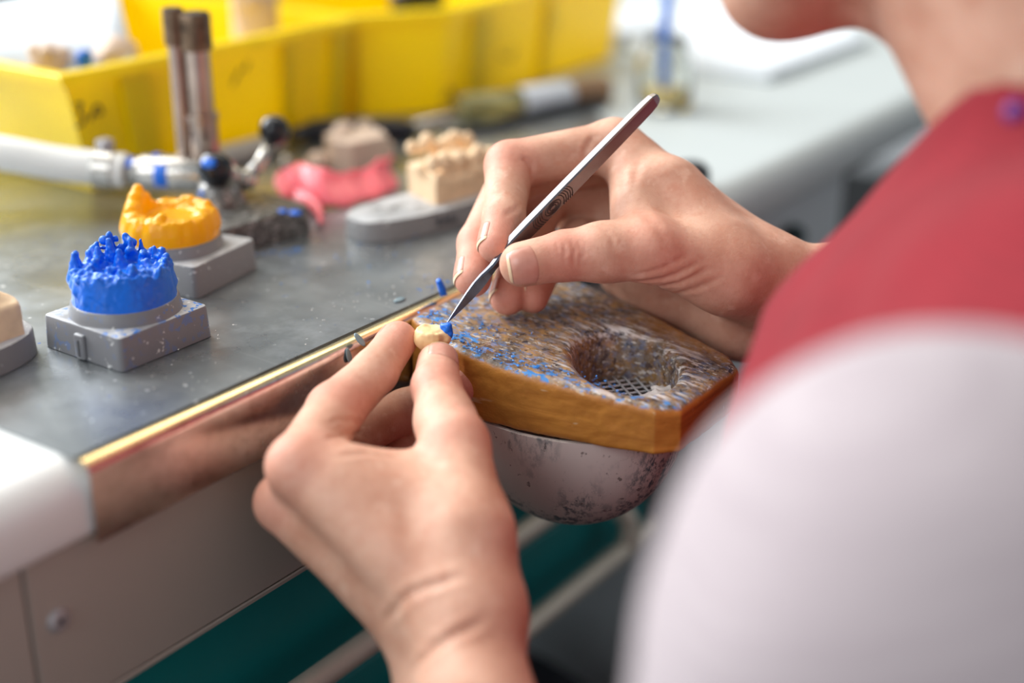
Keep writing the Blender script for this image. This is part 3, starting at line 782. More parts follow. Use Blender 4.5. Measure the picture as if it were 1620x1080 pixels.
# ------------------------------------------------------------------ bench burner
bu = empty('bench_burner', (0.4068,0.4447,0.8000), 'small steel gas burner with two upright tubes and black ball knobs', 'gas burner')
bm = bmesh.new(); e = Vector((.0345, -.0040, 0)).normalized(); f = Vector((-e.y, e.x, 0)); c0 = Vector((.3954, .4210, 0))
pts = []
for (u, v, a0) in ((.0365, 0, -PI / 2), (.0365, .036, 0), (-.012, .036, PI / 2), (-.012, 0, PI)):
    r = .004; ou = u - r if u > 0 else u + r; ov = v - r if v > 0 else v + r
    for k in range(6):
        q = c0 + e * (ou + r * math.cos(a0 + PI / 2 * k / 5)) + f * (ov + r * math.sin(a0 + PI / 2 * k / 5)); pts.append((q.x, q.y))
prism(bm, pts, BZ + .0008, BZ + .0125, .0016, 3, .98); bmo('base', bm, IRON, bu, angle=35)
nk = Vector((0.4106,0.4516,0.8084))
bm = bmesh.new(); lathe(bm, [(.0115, BZ + .0122), (.0112, BZ + .014), (.0095, BZ + .017), (.0088, BZ + .021), (.0072, BZ + .0222), (.0050, BZ + .0236), (0, BZ + .024)], (nk.x, nk.y, 0), (0, 0, 1), 32); bmo('neck', bm, IRON, bu, True)
A = Vector((0.4078,0.4969,0.8197)); B = Vector((0.4259,0.4604,0.8195)); ax = (B - A).normalized(); L = (B - A).length
bm = bmesh.new(); lathe(bm, [(0, 0), (.0078, 0), (.0084, .0006), (.0084, L * .74), (.0080, L * .76), (.0070, L * .78), (.0070, L), (0, L)], A, ax, 40); bmo('valve_body', bm, CHROME, bu, angle=40)
bm = bmesh.new(); lathe(bm, [(0, -.0095), (.0052, -.0095), (.0058, -.006), (.0070, -.001), (.0070, .001), (0, .001)], A, ax, 32); bmo('hose_nipple', bm, CHROME, bu, angle=40)
bm = bmesh.new()
for (s0, w, a0, a1) in ((-.0065, .003, -2.6, -.6), (.0055, .0028, -2.4, -1.2), (.008, .006, -.7, .5), (.006, .004, 2.2, 2.9)):
    x, y, d = frame_of(ax); rr = .0088 if s0 > 0 else .0066
    rows = [[A + ax * (s0 + w * i / 4) + (x * math.cos(a0 + (a1 - a0) * k / 12) + y * math.sin(a0 + (a1 - a0) * k / 12)) * rr for k in range(13)] for i in range(5)]
    loft(bm, rows)
o = bmo('wax_drip', bm, BLUEWAX, bu, True); o.modifiers.new('t', 'SOLIDIFY').thickness = .0006
def upright(px, yb, yt, Z, r, cap, collar):
    b = Vector({0: (0.4209,0.4835,0.8268), 1: (0.4262,0.4762,0.8268)}[px]); top = BZ + {0: .092, 1: .090}[px]
    bm = bmesh.new(); lathe(bm, [(0, b.z - .004), (r, b.z - .004), (r, top), (0, top)], (b.x, b.y, 0), (0, 0, 1), 28); tb = bmo('tube', bm, BRONZE, bu, angle=40)
    if collar:
        bm = bmesh.new(); lathe(bm, [(r, b.z - .002), (r + .0010, b.z), (r + .0010, b.z + .016), (r + .0016, b.z + .0165), (r + .0016, b.z + .019), (r, b.z + .0195)], (b.x, b.y, 0), (0, 0, 1), 28); bmo('collar', bm, BRONZE, tb, angle=40)
    n = 6 if cap > r * 1.5 else 24
    bm = bmesh.new(); lathe(bm, [(0, top - .016), (cap * .95, top - .016), (cap, top - .0145), (cap, top - .001), (cap * .92, top), (cap * .55, top), (cap * .55, top - .004), (0, top - .004)], (b.x, b.y, 0), (0, 0, 1), 16); bmo('nozzle', bm, BURNT, bu, angle=40)
upright(0, 0, 0, 0, .0034, .0046, False)
upright(1, 0, 0, 0, .0056, .0072, True)
bm = bmesh.new(); ball(bm, (0.4067,0.4491,0.8288), .0078, 32); bmo('knob', bm, BLACKK, bu, True)
def wax_spot(c, r, n):
    b = bmesh.new(); x, y, d = frame_of(n); c = Vector(c)
    loft(b, [[c + (x * math.cos(2 * PI * k / 14) + y * math.sin(2 * PI * k / 14) * .7) * r * s * (1 + .2 * math.sin(3 * k)) + d * h for k in range(14)] for s, h in ((1, -.0004), (.9, .0004), (.5, .0008), (.02, .0009))], True)
    bmo('wax_spot', b, BLUEWAX, bu, True)
kb = Vector((0.4067,0.4491,0.8288)); vw = (Vector((0, 0, BZ + .192)) - kb).normalized()
nn = (vw + Vector((-.25, .30, .45))).normalized(); wax_spot(kb + nn * .0076, .0034, nn)
wax_spot((0.4172,0.4207,0.8126), .0024, (0, 0, 1)); wax_spot((0.4190,0.4150,0.8126), .0030, (0, 0, 1)); wax_spot((0.4020,0.4523,0.8187), .0020, tuple(vw))
bm = bmesh.new(); tube(bm, [(0.4163,0.4550,0.8245), (0.4251,0.4505,0.8198)], .0042, 20); bmo('spindle', bm, CHROME, bu, True)
bm = bmesh.new(); ball(bm, (0.4251,0.4505,0.8198), .0052, 24); bmo('hub', bm, CHROME, bu, True)
bm = bmesh.new(); tube(bm, [(0.4260,0.4497,0.8203), (0.4343,0.4497,0.8263), (0.4449,0.4524,0.8352)], [.0034, .0026, .0022], 16); lv = bmo('lever', bm, CHROME, bu, True)
bm = bmesh.new(); ball(bm, (0.4477,0.4534,0.8370), .0069, 32); bmo('lever_knob', bm, BLACKK, lv, True)
hp = smoothpath([(0.3508,0.5848,0.8320), (0.3634,0.5659,0.8302), (0.3756,0.5466,0.8268), (0.3867,0.5304,0.8231), (0.3960,0.5161,0.8213), (0.4039,0.5042,0.8199)], 8)
bm = bmesh.new(); tube(bm, hp, .0079, 24); hs = bmo('hose', bm, HOSE, bu, True)
bm = bmesh.new(); hx = (Vector((0.4039,0.5042,0.8199)) - Vector((0.3960,0.5161,0.8213))).normalized(); hc = Vector((0.3985,0.5123,0.8207))
lathe(bm, [(.0080, -.0045), (.0092, -.0042), (.0092, .0042), (.0080, .0045)], hc, hx, 32); cl = bmo('hose_clamp', bm, CHROME, hs, angle=40)
bm = bmesh.new(); u = Vector((0.4005,0.5130,0.8310)); box(bm, u - Vector((.003, .003, .003)), u + Vector((.003, .003, .003)), .0008, 2); bmo('clamp_screw', bm, SCREW, cl)
gp = smoothpath([(0.4610,0.5271,0.8060), (0.4793,0.5263,0.8060), (0.5019,0.5247,0.8060), (0.5208,0.5252,0.8060)], 6)
bm = bmesh.new(); tube(bm, gp, .0058, 20); o = bmo('grey_tube', bm, GREYHOSE, None, True, gp[8]); tag(o, 'pale grey tube lying behind the burner knobs', 'tube')

# ------------------------------------------------------------------ yellow bins
def bin_box(label, foot, rim, h, ribs, lip=.0045):
    c = (sum(p[0] for p in foot) / len(foot), sum(p[1] for p in foot) / len(foot))
    t = empty('storage_bin', (*c, BZ), label, 'storage bin')
    def ring(P, z, off):
        n = len(P); out = []
        cx = sum(p[0] for p in P) / n; cy = sum(p[1] for p in P) / n
        for i in range(n):
            a = Vector(P[i - 1]); b = Vector(P[i]); d = Vector(P[(i + 1) % n])
            n1 = Vector(((b - a).y, -(b - a).x)).normalized(); n2 = Vector(((d - b).y, -(d - b).x)).normalized()
            m = (n1 + n2); m = m / max(m.length_squared, .3) * 2 * .5 * 2 if m.length > 0 else m
            m = (n1 + n2).normalized() / max((n1 + n2).normalized().dot(n1), .4)
            out.append(Vector((b.x + m.x * off, b.y + m.y * off, z)))
        return out
    lerp = lambda s: [(f[0] + (r[0] - f[0]) * s, f[1] + (r[1] - f[1]) * s) for f, r in zip(foot, rim)]
    bm = bmesh.new()
    rows = [ring(lerp(0), BZ + .0012, 0), ring(lerp(.9), BZ + h * .9, 0)]
    rows += [ring(lerp(.9), BZ + h * .9, .0005), ring(lerp(.9), BZ + h * .902, lip), ring(lerp(1), BZ + h * .99, lip), ring(lerp(1), BZ + h, lip - .001), ring(lerp(1), BZ + h, -.0015), ring(lerp(.9), BZ + h * .9, -.0018), ring(lerp(0), BZ + .004, -.0018)]
    vs = loft(bm, rows, True); bm.faces.new(vs[0][::-1]); bm.faces.new(vs[-1])
    bmo('shell', bm, YELLOW, t, angle=30)
    for (i, s0, s1) in ribs:
        a0, a1 = Vector(foot[i]), Vector(foot[(i + 1) % len(foot)]); b0, b1 = Vector(rim[i]), Vector(rim[(i + 1) % len(rim)])
        bm = bmesh.new(); nrm = Vector(((a1 - a0).y, -(a1 - a0).x)).normalized()
        def pt(s, tt, o):
            q = (a0 + (a1 - a0) * s) * (1 - tt) + (b0 + (b1 - b0) * s) * tt + nrm * o
            return Vector((q.x, q.y, BZ + .0012 + tt * (h - .0012)))
        rows = [[pt(s0, tt, -.0006), pt(s0, tt, .0034), pt(s1, tt, .0034), pt(s1, tt, -.0006)] for tt in (.01, .45, .9)]
        vs = loft(bm, rows, True); bm.faces.new(vs[0][::-1]); bm.faces.new(vs[-1]); bmo('rib', bm, YELLOW, t)
    return t
b1 = bin_box('yellow storage bin holding a paper card and plaster casts, behind the burner', [(.4145, .5440), (.5820, .5385), (.5820, .70), (.4145, .70)], [(.4010, .5385), (.5870, .5340), (.5870, .71), (.4010, .71)], .0605, [(0, .155, .245), (0, .73, .78), (0, .93, 1.0)])
b2 = bin_box('yellow storage bin with an angled corner, farther along the bench', [(.6395, .5130), (.8330, .5150), (.8330, .70), (.598, .70), (.598, .5430)], [(.6450, .5080), (.8380, .5100), (.8380, .71), (.5945, .71), (.5945, .5400)], .0605, [(0, .12, .20), (0, .52, .56), (4, .02, .10)])
def ink(par, strokes, y, name='marker_writing'):
    for st in strokes:
        bm = bmesh.new(); tube(bm, smoothpath([(p[0], y, p[1]) for p in st], 4), .0006, 6); bmo(name, bm, INK, par, True)
def vz(l): return [(p[0], p[2]) for p in l]
ink(b1, [vz([(0.4072,0.5400,0.8448), (0.4107,0.5400,0.8448), (0.4087,0.5400,0.8407), (0.4119,0.5400,0.8380), (0.4093,0.5400,0.8350), (0.4064,0.5400,0.8346)]), vz([(0.4146,0.5400,0.8360), (0.4192,0.5400,0.8426), (0.4222,0.5400,0.8381)]), vz([(0.4160,0.5400,0.8381), (0.4214,0.5400,0.8377)])], .5395)
ink(b1, [vz([(0.5139,0.5340,0.8582), (0.5172,0.5340,0.8596), (0.5197,0.5340,0.8573), (0.5159,0.5340,0.8553)]), vz([(0.5079,0.5360,0.8454), (0.5010,0.5360,0.8378)]), vz([(0.5136,0.5360,0.8483), (0.5104,0.5360,0.8436)])], .5352)
ink(b2, [vz([(0.6430,0.5120,0.8068), (0.6503,0.5120,0.8129), (0.6525,0.5120,0.8050), (0.6576,0.5120,0.8124)]), vz([(0.6994,0.5120,0.8256), (0.7092,0.5120,0.8214), (0.7139,0.5120,0.8272)]), vz([(0.7452,0.5110,0.8364), (0.7593,0.5110,0.8392), (0.7538,0.5110,0.8320)])], .5115)
# card and casts in the near bin
cd = bmesh.new(); q = [Vector(p) for p in ((0.3902,0.6040,0.8531), (0.4436,0.5389,0.8556), (0.4795,0.5928,0.8875), (0.4298,0.6517,0.8728))]
loft(cd, [[q[0].lerp(q[1], i / 8) + Vector((0, 0, .002 * math.sin(i * .8))) for i in range(9)], [q[3].lerp(q[2], i / 8) for i in range(9)]])
o = bmo('paper_card', cd, PAPERB, None, True, (.43, .60, .83)); o.modifiers.new('t', 'SOLIDIFY').thickness = .0008
tag(o, 'white paper card with faint writing leaning in the yellow bin', 'paper card')
def lump(name, c, r, m, label, cat, seed, group=None, floor=True):
    rn = random.Random(seed); pr = [Ell(c, r, 2)]
    if floor: pr.append(Cone((c[0], c[1], BZ + .0045 + r[0] * .0009), c, r[0] * .9, r[0] * .9, 2))
    for i in range(7): pr.append(Ell((c[0] + rn.uniform(-.8, .8) * r[0] / 1000, c[1] + rn.uniform(-.8, .8) * r[1] / 1000, c[2] + rn.uniform(.2, .8) * r[2] / 1000), [rn.uniform(.25, .45) * r[0]] * 3, 2))
    m1 = max(r) * 1.6 / 1000
    o = sdf_obj(name, Body(pr), [c[0] - m1, c[1] - m1, BZ + .002], [c[i] + m1 for i in range(3)], 1.0, m, None, (c[0], c[1], BZ + .0045))
    return tag(o, label, cat, group)
lump('plaster_cast', (0.4219,0.5748,0.8585), (9, 8, 8), PLASTERP, 'pinkish plaster cast at the near bin rim under the card, left one', 'plaster cast', 1)
lump('plaster_cast', (0.4489,0.5586,0.8573), (12, 7, 8), PLASTERP, 'pinkish plaster cast at the near bin rim by the card corner', 'plaster cast', 2)
lump('wax_piece', (0.4281,0.5566,0.8608), (3.5, 3, 3.5), BLUEWAX, 'little blue wax piece between the casts in the near bin', 'wax piece', 3)
lump('plaster_cast', (0.5536,0.5697,0.8695), (14, 9, 9), PLASTERP, 'cream plaster cast at the far rim inside the near bin', 'plaster cast', 4)
lump('dark_tray', (0.6694,0.5508,0.8610), (18, 14, 6), BLACKP, 'dark rubber tray inside the far yellow bin', 'tray', 5)

# ------------------------------------------------------------------ things along the back of the steel
def tool(name, pts, rs, m, label, cat, seg=16, parts=()):
    bm = bmesh.new(); tube(bm, pts, rs, seg); o = bmo(name, bm, m, None, True, pts[0]); return tag(o, label, cat)
t = empty('handpiece', (0.5538,0.5435,0.8000), 'black handled instrument with a pale button lying before the bins', 'instrument')
bm = bmesh.new(); tube(bm, [(0.5349,0.5287,0.8060), (0.5506,0.5260,0.8060), (0.5646,0.5043,0.8070), (0.5785,0.4872,0.8060), (0.5845,0.4833,0.8050)], [.0035, .006, .0068, .006, .003], 18); bmo('grip', bm, BLACKP, t, True)
bm = bmesh.new(); ball(bm, (0.5540,0.4935,0.8100), .0052, 18); bmo('button', bm, PLASTERP, t, True)
tool('spatula', [(0.5955,0.4991,0.8030), (0.6483,0.4884,0.8030), (0.7099,0.4771,0.8030), (0.7566,0.4679,0.8030)], [.0022, .0034, .0034, .0026], CHROME, 'thin steel spatula handle lying before the far bin', 'spatula')
tool('tweezers', [(0.5911,0.4711,0.8030), (0.6231,0.4607,0.8030), (0.6740,0.4528,0.8030), (0.7132,0.4430,0.8030)], [.0014, .003, .0038, .003], BLACKP, 'dark slim tweezers lying behind the lifted wrist', 'tweezers')
o = bmesh.new(); ball(o, (0.5957,0.4699,0.8040), .0042, 20); o = bmo('glass_bead', o, GLASS, None, True, (0.6083,0.4799,0.8000)); tag(o, 'small clear bead on the steel by the dark tweezers', 'bead')
o = bmesh.new(); ball(o, (0.5013,0.5010,0.8032), .0036, 20); o = bmo('steel_nut', o, CHROME, None, True, (0.5098,0.5095,0.8000)); tag(o, 'small shiny metal nut beside the upper black knob', 'nut')
t = empty('sample_tube', (0.7006,0.4893,0.8000), 'olive glass tube with a white label and brown cap lying by the far bin', 'tube')
ta, tb = Vector((0.6278,0.4872,0.8085)), Vector((0.7179,0.4470,0.8085)); td = (tb - ta)
for nm, s0, s1, m, r in (('glass', 0, .40, OLIVEGLASS, .0078), ('label', .40, .74, PAPER, .0083), ('cap', .74, 1, CORK, .0085)):
    bm = bmesh.new(); lathe(bm, [(0, 0), (r * .9, 0), (r, .001), (r, td.length * (s1 - s0) - .001), (r * .9, td.length * (s1 - s0)), (0, td.length * (s1 - s0))], ta + td * s0, td, 28); bmo(nm, bm, m, t, angle=40)
jc = Vector((0.7271,0.4120,0.8000)); jr = .0165
t = empty('glass_jar', jc, 'clear glass jar with yellowish residue holding a blue stick', 'jar')
bm = bmesh.new(); lathe(bm, [(0, .0008), (jr - .002, .0008), (jr, .003), (jr, .028), (jr * .8, .033), (jr * .72, .035), (jr * .72, .042), (jr * .66, .042), (jr * .66, .034), (jr * .9, .028), (jr * .9, .004), (0, .003)], jc, (0, 0, 1), 40); bmo('glass', bm, GLASS, t, True)
bm = bmesh.new(); lathe(bm, [(0, .0033), (jr * .86, .0045), (jr * .86, .010), (0, .0095)], jc, (0, 0, 1), 32); bmo('residue', bm, AMBER, t, True)
tool('brush_stick', [jc + Vector((-.004, -.002, .012)), jc + Vector((.004, .003, .045)), jc + Vector((.012, .006, .085))], [.0028, .0032, .0030], BLUEPEN, 'blue plastic stick standing in the glass jar', 'stick')
pp = [(0.8287,0.4492,0.8000), (0.8309,0.3952,0.8000), (0.9915,0.3953,0.8000), (1.13, .56), (.93, .62)]
pd = empty('paper_pad', pp[1], 'pad of white paper on the worktop under the chin', 'paper pad')
bm = bmesh.new(); prism(bm, [p[:2] for p in pp], BZ + .0005, BZ + .0065, .0003, 1); bmo('sheets', bm, PAPER, pd)
bm = bmesh.new(); prism(bm, [(p[0] * 1.0, p[1] - .0008) for p in pp], BZ - .0003, BZ + .0004); bmo('backing', bm, SLATE, pd)
o = bmesh.new(); prism(o, [(0.8630,0.5329,0.8000)[:2], (0.9300,0.5240,0.8000)[:2], (1.02, .66), (.90, .70)], BZ, BZ + .012, .001, 1); o = bmo('paper_box', o, PAPER, None, False, (0.9163,0.5430,0.8000)); tag(o, 'flat white box behind the glass jar', 'box')
o = bmesh.new(); lathe(o, [(0, .012), (.006, .012), (.009, .009), (.0095, .003), (.009, .0004), (0, .0004)], (0.5901,0.3179,0.8000), (0, 0, 1), 24); o = bmo('rubber_cap', o, BLACKP, None, True, (0.5901,0.3179,0.8000)); tag(o, 'black rubber cap on the worktop behind the wrist', 'cap')

# ------------------------------------------------------------------ wax and dust scraps
o = bmesh.new(); tube(o, [(0.3982,0.3182,0.8020), (0.3985,0.3194,0.8050), (0.3953,0.3182,0.8090)], [.0014, .0015, .0011], 10); o = bmo('wax_stick', o, BLUEWAX, None, True, (0.4035,0.3225,0.8000)); tag(o, 'little blue wax stub sticking up at the steel edge beside the bench pin', 'wax stub')
def flake(c, r, axis, lab):
    b = bmesh.new(); lathe(b, [(0, .0004), (r * .8, .0003), (r, 0), (r * .8, -.0003), (0, -.0004)], (0, 0, 0), (0, 0, 1), 20)
    x, y, d = frame_of(axis); mt = Matrix((x, y, d)).transposed().to_4x4() @ Matrix.Diagonal((.55, 1, 1, 1)); mt.translation = Vector(c)
    bmesh.ops.transform(b, matrix=mt, verts=b.verts[:]); o = bmo('slate_flake', b, SLATE, None, True, c); tag(o, lab, 'flake', 'flakes along the steel edge')
flake((0.3437,0.3182,0.7958), .0030, (.2, -1, .25), 'grey oval flake on the folded front of the steel, lowest of three')
flake(Vector((0.3484,0.3170,0.8008)), .0030, (.1, -.7, .7), 'grey oval flake on the bend of the steel, middle of three')
flake(Vector((0.3872,0.3310,0.8010)), .0030, (0, -.05, 1), 'pale oval flake lying flat on the steel near the bench pin')
def scraps(name, spots, n, size, m, lab, ztop, seed):
    rn = random.Random(seed); bm = bmesh.new()
    for i in range(n):
        (x, y, sx, sy) = rn.choice(spots); px = x + rn.gauss(0, sx); py = y + rn.gauss(0, sy)
        z = ztop(py) + .0004
        L = rn.uniform(.4, 1.6) * size; W = rn.uniform(.25, .7) * size; a = rn.uniform(0, PI); c, s = math.cos(a), math.sin(a)
        pts = [(px + c * u * L - s * v * W, py + s * u * L + c * v * W, z + rn.uniform(0, .5) * size) for u, v in ((-.5, -.4), (.5, -.5), (.6, .5), (-.4, .4))]
        lo = [bm.verts.new((p[0], p[1], p[2] - .3 * size)) for p in pts]; hi = [bm.verts.new(p) for p in pts]
        bm.faces.new(lo[::-1]); bm.faces.new(hi)
        for k in range(4): bm.faces.new((lo[k], lo[(k + 1) % 4], hi[(k + 1) % 4], hi[k]))
    o = bmo(name, bm, m, None, False); return tag(o, lab, 'shavings', kind='stuff')
pz = lambda y: float(pin_top(y * 1000)) / 1000
BLUECHIP = plain('blue_shavings', srgb(48, 132, 214), .5)
scraps('wax_shavings', [(.384, .311, .004, .003), (.378, .304, .003, .004), (.373, .290, .002, .006), (.3735, .272, .002, .008), (.377, .252, .002, .008), (.390, .290, .006, .006), (.382, .236, .002, .005)], 150, .0008, BLUECHIP, 'blue wax shavings scattered on the wooden bench pin', pz, 5)
bz = lambda y: BZ + .0009
scraps('wax_shavings', [(*(0.3996,0.4109,0.8000)[:2], .004, .002), (*(0.4082,0.4046,0.8000)[:2], .004, .002), (*(0.4086,0.3287,0.8000)[:2], .006, .004), (*(0.4088,0.3734,0.8000)[:2], .02, .01), (*(0.4091,0.3468,0.8000)[:2], .012, .008)], 70, .0008, BLUECHIP, 'blue wax crumbs strewn on the grey sheet steel', bz, 6)
scraps('plaster_crumbs', [(*(0.3647,0.3598,0.8000)[:2], .03, .02), (*(0.2902,0.3412,0.8000)[:2], .02, .012), (*(0.3868,0.3409,0.8000)[:2], .02, .006), (*(0.4303,0.3782,0.8000)[:2], .01, .006)], 110, .00045, DUST, 'white plaster crumbs strewn on the grey sheet steel', bz, 8)

# ------------------------------------------------------------------ knife and the die being trimmed
K0, K1, K2 = Vector((0.4485,0.2569,0.8779)), Vector((0.3907,0.2835,0.8289)), Vector((0.3674,0.2922,0.8070))
eye = Vector((0, 0, BZ + .192))
kd = (K1 - K0).normalized(); mid = (K0 + K1) / 2; tc = (eye - mid).normalized(); tc = (tc - kd * tc.dot(kd)).normalized(); ul = tc.cross(kd)
if ul.z < 0: ul = -ul
al = math.radians(43); kn = tc * math.cos(al) - ul * math.sin(al); km = ul * math.cos(al) + tc * math.sin(al)
kf = empty('wax_knife', K1, 'slim steel wax knife with patterned grip held in the right hand', 'wax knife')
def bar(bm, pts, ws, ts, ch=.28):
    rows = []
    for p, w_, t_ in zip(pts, ws, ts):
        a, b = w_ / 2, t_ / 2; e = min(a, b) * ch
        rows.append([p + km * x + kn * y for x, y in ((a, -b + e), (a, b - e), (a - e, b), (-a + e, b), (-a, b - e), (-a, -b + e), (-a + e, -b), (a - e, -b))])
    vs = loft(bm, rows, True); bm.faces.new(vs[0][::-1]); bm.faces.new(vs[-1])
L = (K1 - K0).length
bm = bmesh.new(); ss_ = [0, .0006, .0025, .006, L * .3, L * .6, L * .85, L * .96, L]
bar(bm, [K0 + kd * s for s in ss_], [.0022, .0036, .0050, .0056, .0060, .0062, .0062, .0058, .0046], [.0016, .0024, .0030, .0034, .0036, .0036, .0036, .0034, .0030])
bmo('handle', bm, HANDLE, kf)
bm = bmesh.new()
def on_face(s, x): return K0 + kd * s + km * x + kn * .00185
g0 = L * .60
for r in (.0008, .0014, .0020):
    tube(bm, [on_face(g0 + .009 + 1.9 * r * math.cos(a), 1.0 * r * math.sin(a)) for a in [2 * PI * k / 24 for k in range(25)]], .00022, 6)
for k in range(5):
    for sg, s0 in ((-1, g0 + .0035), (1, g0 + .0145)):
        tube(bm, [on_face(s0 + sg * (k * .0011) + sg * -.0012 * (x / .0024) ** 2, x) for x in (-.0025, -.0015, 0, .0015, .0025)], .00022, 6)
bmo('grip_pattern', bm, GROOVE, kf, True)
bd = (K2 - K1).normalized(); LB_ = (K2 - K1).length
bm = bmesh.new(); tt = [0, .10, .22, .30, .38, .50, .64, .80, .93, 1.0]
bar(bm, [K1 + bd * LB_ * t for t in tt], [.0046, .0034, .0030, .0036, .0046, .0050, .0042, .0026, .0012, .0003], [.0030, .0026, .0024, .0022, .0018, .0014, .0011, .0008, .0005, .0002], .5)
bmo('blade', bm, BLADE, kf)

dc = (0.3620,0.2943,0.8020)
die = [Cone((0.3617,0.2952,0.8026), (0.3617,0.2932,0.7892), 5.4, 3.6, 1), Ell((0.3608,0.2973,0.8038), (3.2, 3.2, 2.6), 1), Ell((0.3645,0.2939,0.8037), (3.4, 3, 2.4), 1), Ell((0.3645,0.2911,0.8024), (2.6, 2.6, 2.8), 1), Ell((0.3587,0.2968,0.8015), (3, 3, 3), 1)]
cut = Vector((0.3633,0.2952,0.8057)); cn = Vector((-.05, -.12, 1)).normalized()
die.append(Fn(lambda p: -((p - np.array(cut) * 1000) @ np.array(cn)).astype(np.float32) - .6 * (hash_noise(p, .5, 12) - .5), -.6))
db = Body(die); df = db.d
dt = empty('tooth_die', dc, 'cream plaster tooth die held between thumb and index finger', 'tooth die')
sdf_obj('stump', Body([Fn(lambda p: db.d(p) + 1.5 * (hash_noise(p, .22, 13) - .5) + .3 * (hash_noise(p, .9, 14) - .5))]), [c - .02 for c in dc], [c + .02 for c in dc], .4, DIEM, dt)
wb = [Ell((0.3656,0.2907,0.8053), (1.9, 1.9, 2.6), .5), Ell((0.3656,0.2922,0.8061), (1.9, 1.5, 1.3), .8), Ell((0.3655,0.2899,0.8040), (1.2, 1.4, 2.0), .6)]
sdf_obj('wax_margin', Body([Fn(lambda p: Body(wb).d(p) + .5 * (hash_noise(p, .9, 15) - .5))]), [c - .02 for c in dc], [c + .02 for c in dc], .35, BLUEWAX, dt)

# ------------------------------------------------------------------ the person
def chain(pts, rs, k0, k=2.5):
    return [Cone(a, b, ra, rb, k0 if i == 0 else k) for i, (a, b, ra, rb) in enumerate(zip(pts, pts[1:], rs, rs[1:]))]
# left hand
Lw_r, Lw_u = (0.2911,0.2264,0.7520), (0.2934,0.2400,0.7417)
Lf_r, Lf_u = (0.2689,0.2063,0.7323), (0.2752,0.2183,0.7196)
L_elb = (.145, .092, .662)
Lix = [(0.2835,0.2856,0.7869), (0.3159,0.2999,0.7899), (0.3387,0.3018,0.7956), (0.3560,0.3056,0.8008)]
Lmd = [(0.2854,0.2953,0.7702), (0.3274,0.3133,0.7683), (0.3579,0.3053,0.7724), (0.3688,0.2879,0.7826)]
Lrg = [(0.2981,0.3007,0.7556), (0.3354,0.3110,0.7493), (0.3580,0.3060,0.7555), (0.3638,0.2956,0.7626)]
Lpk = [(0.3098,0.2947,0.7386), (0.3372,0.3011,0.7388), (0.3507,0.2974,0.7443), (0.3561,0.2898,0.7495)]
Lth = [(0.3034,0.2360,0.7690), (0.3259,0.2569,0.7853), (0.3459,0.2805,0.7926), (0.3574,0.2888,0.7955)]
LH = [Cone(Lw_r, Lf_r, 16.5, 17.5, 6), Cone(Lw_u, Lf_u, 16, 17, 8),
      Cone(Lf_r, L_elb, 17.5, 40, 10), Cone(Lf_u, L_elb, 17, 40, 10),
      Cone(Lw_r, Lix[0], 15, 9.6, 10), Cone(Lw_u, Lmd[0], 15, 9.6, 8), Cone(Lw_u, Lrg[0], 14, 9, 6), Cone(Lw_u, Lpk[0], 14, 8, 6),
      Cone(Lw_r, Lth[0], 16, 14, 8), Cone(Lth[0], Lth[1], 14.5, 10.8, 8),
      Cone((0.3070,0.2425,0.7696), (0.2914,0.2742,0.7810), 13, 11, 8),
      Cone((0.2948,0.2787,0.7811), (0.3171,0.2581,0.7749), 9, 10, 8)]
LH += chain(Lix, [9.8, 9.6, 7.9, 6.9], 5) + chain(Lth[1:], [10.8, 8.4, 7.4], 4)
LH += chain(Lmd, [9.6, 8.8, 7.8, 6.8], 2) + chain(Lrg, [9, 8.4, 7.4, 6.5], 1.5) + chain(Lpk, [8, 7.2, 6.4, 5.6], 1.5)
LH += [Ell((0.3343,0.2682,0.7864), (9, 9, 9), 6)]
# right hand
Rw_r, Rw_u = (0.4580,0.2150,0.8134), (0.4667,0.2233,0.7949)
Rf_r, Rf_u = (0.4767,0.1911,0.8059), (0.4853,0.1958,0.7872)
R_elb = (.600, .050, .745)
Rix = [(0.4555,0.2790,0.8547), (0.4226,0.3048,0.8499), (0.4028,0.2932,0.8364), (0.3921,0.2888,0.8299)]
Rmd = [(0.4684,0.2829,0.8463), (0.4363,0.3129,0.8410), (0.4037,0.3055,0.8240), (0.3902,0.2981,0.8157)]
Rrg = [(0.4784,0.2841,0.8308), (0.4500,0.3055,0.8313), (0.4220,0.2997,0.8151), (0.4038,0.2922,0.8054)]
Rpk = [(0.4687,0.2748,0.8036), (0.4502,0.2903,0.8153), (0.4268,0.2917,0.8105), (0.4117,0.2862,0.8044)]
Rth = [(0.4401,0.2204,0.8199), (0.4183,0.2398,0.8305), (0.3992,0.2634,0.8289), (0.3876,0.2742,0.8267)]
RH = [Cone(Rw_r, Rf_r, 15, 17, 6), Cone(Rw_u, Rf_u, 16, 17, 8),
      Cone(Rf_r, R_elb, 17, 38, 10), Cone(Rf_u, R_elb, 17, 38, 10),
      Cone(Rw_r, Rix[0], 15, 9.5, 10), Cone(Rw_r, Rmd[0], 15, 9.5, 8), Cone(Rw_u, Rrg[0], 14, 9, 8), Cone(Rw_u, Rpk[0], 15, 9, 8),
      Cone(Rw_r, Rth[0], 14, 14, 8), Cone(Rth[0], Rth[1], 14.5, 11.2, 8),
      Cone((0.4537,0.2698,0.8486), (0.4249,0.2485,0.8325), 9, 10.5, 8), Cone((0.4500,0.2508,0.8432), (0.4432,0.2302,0.8268), 12, 14, 8),
      Cone((0.4632,0.2593,0.8023), (0.4675,0.2291,0.7942), 14.5, 17, 8)]
RH += chain(Rix, [9.5, 9.2, 7.6, 6.7], 5) + chain(Rth[1:], [11.2, 8.8, 8.0], 4)
